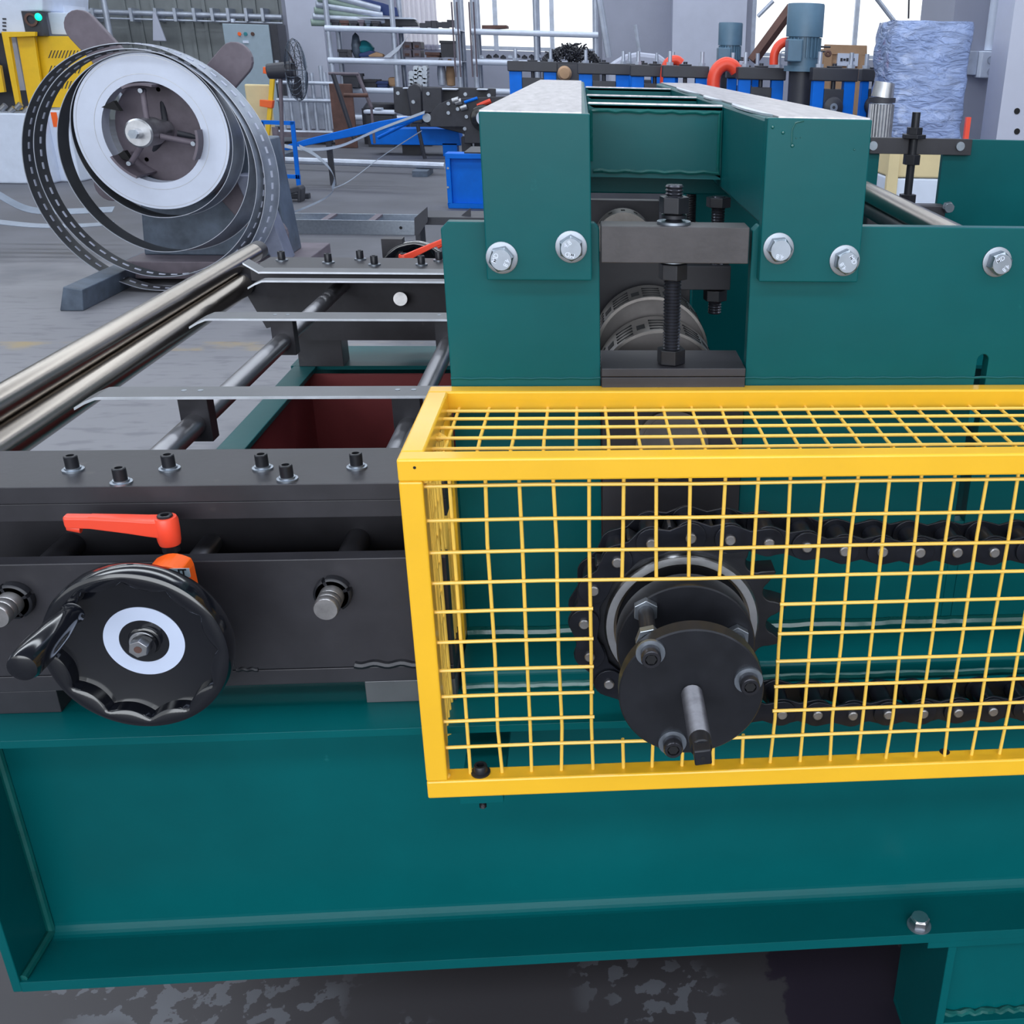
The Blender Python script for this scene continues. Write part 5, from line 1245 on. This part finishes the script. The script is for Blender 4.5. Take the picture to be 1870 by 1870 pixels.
arc_hook('short red-orange hose top peeping over the fifth stand', [(1213,165),(1214,135),(1217,120),(1224,112),(1236,110),(1244,116)], 9.7, .04)
o = obj('eye_ring', B().tube([P(1431+5*math.cos(a),97+3.5*math.sin(a),1,8.7) for a in [2*PI*i/16 for i in range(16)]], .006, 6, closed=True), GALV); tagp(o,'tiny wire ring left of the large motor','ring')
o = obj('eye_ring', B().tube([P(1512+4*math.cos(a),98+4*math.sin(a),1,8.5) for a in [2*PI*i/16 for i in range(16)]], .012, 6, closed=True), RUST); tagp(o,'dark lifting eye right of the large motor','ring')
o = obj('diagonal_brace', B().cyl(P(1374,112,1,9.95), P(1446,14,1,9.95), .05, n=4), RUST); tagp(o, 'dark brown diagonal brace left of the large motor', 'brace')
for i,(p,q,r_,y_) in enumerate((((1412,2),(1384,30),.04,24),((1600,-4),(1640,48),.05,24),((1690,-6),(1712,30),.05,24),((1706,-6),(1728,30),.05,24),((1660,-5),(1659,34),.02,24),((1094,-5),(1112,105),.035,11.5),((1160,45),(1190,245),.04,24))):
    o = obj('window_brace', B().cyl(P(p[0],p[1],1,y_), P(q[0],q[1],1,y_), r_, n=8), (GALV,GALV,RUST,RUST,BLACKM,GALV,GALV)[i]); tagp(o, ['pale diagonal brace near the left jamb of the right window','pale diagonal brace left of the wrapped bundle','first of two brown braces above the wrapped bundle','second of two brown braces above the wrapped bundle, the right one','thin dark rod above the wrapped bundle','pale pole leaning in front of the grey pier','short pale pole leaning on the grey wall'][i],'brace')
# framed carton crate
t = thing('wooden_crate', 'brown wooden framed crate with white label behind the stands', 'crate', (P(1545,150,1,11.5).x,11.5,0))
xa,xb,zz_ = P(1506,82,1,11.5).x, P(1584,82,1,11.5).x, P(1545,82,1,11.5).z
obj('crate_panel', B().box(xa+.04,xb-.04,11.53,11.9,.0,zz_-.04), BROWN, t, .005); obj('crate_frame', B().box(xa,xb,11.5,11.53,zz_-.09,zz_).box(xa,xa+.09,11.5,11.53,0,zz_-.09).box(xb-.09,xb,11.5,11.53,0,zz_-.09), BROWN, t, .005)
la = P(1530,97,1,11.49); lb2 = P(1566,121,1,11.49); obj('crate_label', B().box(la.x,lb2.x,11.485,11.53,lb2.z,la.z), WHITEM, t)
b = B()
for i in range(5): b = rect(1535+5.4*i, 106+(i%2), 1538.6+5.4*i, 112-(i%2), 11.48, .006, b)
obj('label_print', b, BLACKM, t, kind='stuff')
# silver cylinder
t = thing('steel_cylinder', 'ribbed bright steel cylinder with dark clamp beside the wrapped bundle', 'cylinder', (P(1609,260,1,6.9).x,6.9,0))
xc = P(1609,200,1,6.9).x
for i in range(22):
    a = 2*PI*i/22; obj('rib', B().cyl((xc+.072*math.cos(a),6.9+.072*math.sin(a),.6),(xc+.072*math.cos(a),6.9+.072*math.sin(a),P(1610,190,1,6.9).z), .010, n=6), STEEL, t)
obj('barrel', B().cyl((xc,6.9,0),(xc,6.9,P(1610,188,1,6.9).z), .071, n=24), GALV, t); obj('clamp_band', B().cyl((xc,6.9,P(1610,187,1,6.9).z),(xc,6.9,P(1610,178,1,6.9).z), .086, n=24), BLACKM, t)
obj('cap', B().cyl((xc,6.9,P(1610,178,1,6.9).z),(xc+.01,6.9,P(1610,150,1,6.9).z), .073, .062, n=24), STEEL, t)
# plastic wrapped bundle
WRAP = mat('blue_plastic_wrap', (.30, .40, .70), .22, var=.22, scale=5, bump=.0, coat=.6, spec=.6)
def wrapmat():
    t = WRAP.node_tree; N = t.nodes; Lk = t.links.new; bs = N['Principled BSDF']; tx = N.new('ShaderNodeTexCoord'); mp = N.new('ShaderNodeMapping'); mp.inputs['Rotation'].default_value = (0, .6, 0); mp.inputs['Scale'].default_value = (3,3,9)
    Lk(tx.outputs['Object'], mp.inputs[0]); n3 = N.new('ShaderNodeTexNoise'); n3.inputs['Scale'].default_value = 2.2; n3.inputs['Detail'].default_value = 5; n3.inputs['Distortion'].default_value = 1.5; Lk(mp.outputs[0], n3.inputs[0])
    bp = N.new('ShaderNodeBump'); bp.inputs['Strength'].default_value = .9; bp.inputs['Distance'].default_value = .05; Lk(n3.outputs[0], bp.inputs['Height']); Lk(bp.outputs[0], bs.inputs['Normal'])
wrapmat()
wy = 7.2
x0, x1 = P(1626,150,1,wy).x, P(1774,150,1,wy).x; z1 = P(1700,38,1,wy).z; z0 = .62
b = B(); vs = []; NX, NZ = 40, 44
random.seed(5)
from mathutils import noise as _n
def wp(a, zf):
    hx, hy = (x1-x0)/2, .28; ca, sa = math.cos(a), math.sin(a)
    k = (abs(ca)**6+abs(sa)**6)**(-1/6.); x = (x0+x1)/2+hx*ca*k; y = wy+hy+hy*sa*k; z = z0+(z1-z0)*zf
    d = .020*_n.noise((x*5,y*5,z*9))+.010*_n.noise((x*14,y*14,z*22)); n_ = Vector((ca,sa,0)); sh = 1-.02*max(0,(zf-.9)/.1)**2
    return ((x-(x0+x1)/2)*sh+(x0+x1)/2+n_.x*d, (y-wy-hy)*sh+wy+hy+n_.y*d, z+(.015*_n.noise((x*6,y*6,1)) if zf == 1 else 0))
for j in range(NZ+1):
    for i in range(NX*2): vs.append(wp(2*PI*i/(NX*2), j/NZ))
N2 = NX*2; fs = [(j*N2+i, j*N2+(i+1)%N2, (j+1)*N2+(i+1)%N2, (j+1)*N2+i) for j in range(NZ) for i in range(N2)]
fs += [tuple(range(NZ*N2,(NZ+1)*N2)), tuple(range(N2))[::-1]]
t = thing('wrapped_bundle', 'tall block wrapped in crinkled translucent blue plastic film by the white pillar', 'bundle', ((x0+x1)/2, wy+.28, 0))
obj('wrapped_load', b.add(vs, fs, True), WRAP, t)
obj('pallet', B().box(x0,x1,wy+.02,wy+.54,.0,.12).box(x0+.02,x1-.02,wy+.04,wy+.52,.12,z0), PLY, t, .004)
t = thing('carton_stack', 'pale yellow carton over a white carton seen through the far window', 'carton', (P(1680,330,1,6).x,6,0))
ca, cb = P(1622,290,1,6).x, P(1760,290,1,6).x
obj('pale_board', B().box(ca,P(1641,300,1,6).x,5.98,6.02,.1,P(1640,275,1,6).z), PLY, t, .004); obj('yellow_carton', B().box(ca+.02,cb,6.0,6.4,P(1690,325,1,6).z,P(1690,275,1,6).z), PLY, t, .01); obj('white_carton', B().box(ca+.02,cb,6.0,6.4,.0,P(1690,325,1,6).z-.004), WHITEM, t, .01)
o = obj('red_post', rect(1760,215,1768,260,6.9,.03), ORANGE); 
a = P(1764,260,1,6.9); o2 = B().box(a.x-.015,a.x+.015,6.9,6.93,0,P(1764,214,1,6.9).z); D.objects.remove(o); o = obj('red_post', o2, ORANGE); tagp(o,'thin red-orange post at the right edge of the wrapped bundle','post')
# junction box and conduit on the pillar
t = thing('junction_box', 'white electrical junction box with round knockouts on the grey pillar', 'junction box', (P(1795,120,1,rc).x, rc-.1, P(1795,150,1,rc).z))
a = P(1795,93,1,rc-.16); b0 = P(1820,143,1,rc-.16)
obj('box_body', B().box(a.x,b0.x,rc-.16,rc,b0.z,a.z), WHITEM, t, .008); a2 = P(1768,95,1,rc-.08); obj('side_box', B().box(a2.x,a.x-.002,rc-.08,rc,b0.z+.02,a.z), GALV, t, .006)
for py in (110,131): c = P(1809,py,1,rc-.162); obj('knockout', B().lathe([(.024,0),(.030,0),(.030,.006),(.024,.006)], c, (0,-1,0), 20, closed=True), GALV, t)
t = thing('conduit_pipe', 'white conduit pipe rising from the junction box', 'pipe', (P(1808,50,1,rc).x, rc-.05, P(1808,92,1,rc).z))
obj('pipe', B().cyl((P(1808,50,1,rc).x,rc-.06,P(1808,92,1,rc-.1).z),(P(1808,50,1,rc).x,rc-.06,7.9), .045, n=16), WHITEM, t)
t = thing('pallet_wrap', 'pale film-wrapped mound behind the roll stands under the grey wall', 'bundle', (P(1170,110,1,14).x,14,0))
a = P(1115,120,1,14).x; b0 = P(1218,120,1,14).x; zt_ = P(1165,95,1,14).z
obj('mound', B().prism([(a,0),(a,zt_-.15),(a+.2,zt_-.03),((a+b0)/2,zt_),(b0-.1,zt_-.02),(b0,zt_-.08),(b0,0)],1,14,15), WALLW, t, .05)

# =================================================================== groups of alike things
GROUPS = {'roll_stand':'blue roll stands of the distant forming line','forming_roll':'slotted steel drums inside the window','roll_adjuster':'screw and nut roll adjusters','guide_roller':'polished chrome rollers at the table mouth',
 'handwheel':'handwheels of the entry table','clamping_lever':'red-orange clamping levers of the entry table','gear_motor':'vertical gear motors behind the line','cable_hose':'red-orange cable hoses','pipe_shelf':'galvanised pipe shelving',
 'parts_bin':'parts bins on the top shelf','parts_drawer_box':'brown drawer boxes on the second shelf','plastic_crate':'plastic crates on the third shelf','pale_sack':'sacks on the third shelf','steel_strip':'loose steel strips round the coil','window_brace':'braces and poles against the windows','eye_ring':'rings beside the large motor'}
for o in list(COL.objects):
    if o.parent is None and o.get('category') and not o.get('group'):
        g = GROUPS.get(o.name.split('.')[0])
        if g: o['group'] = g
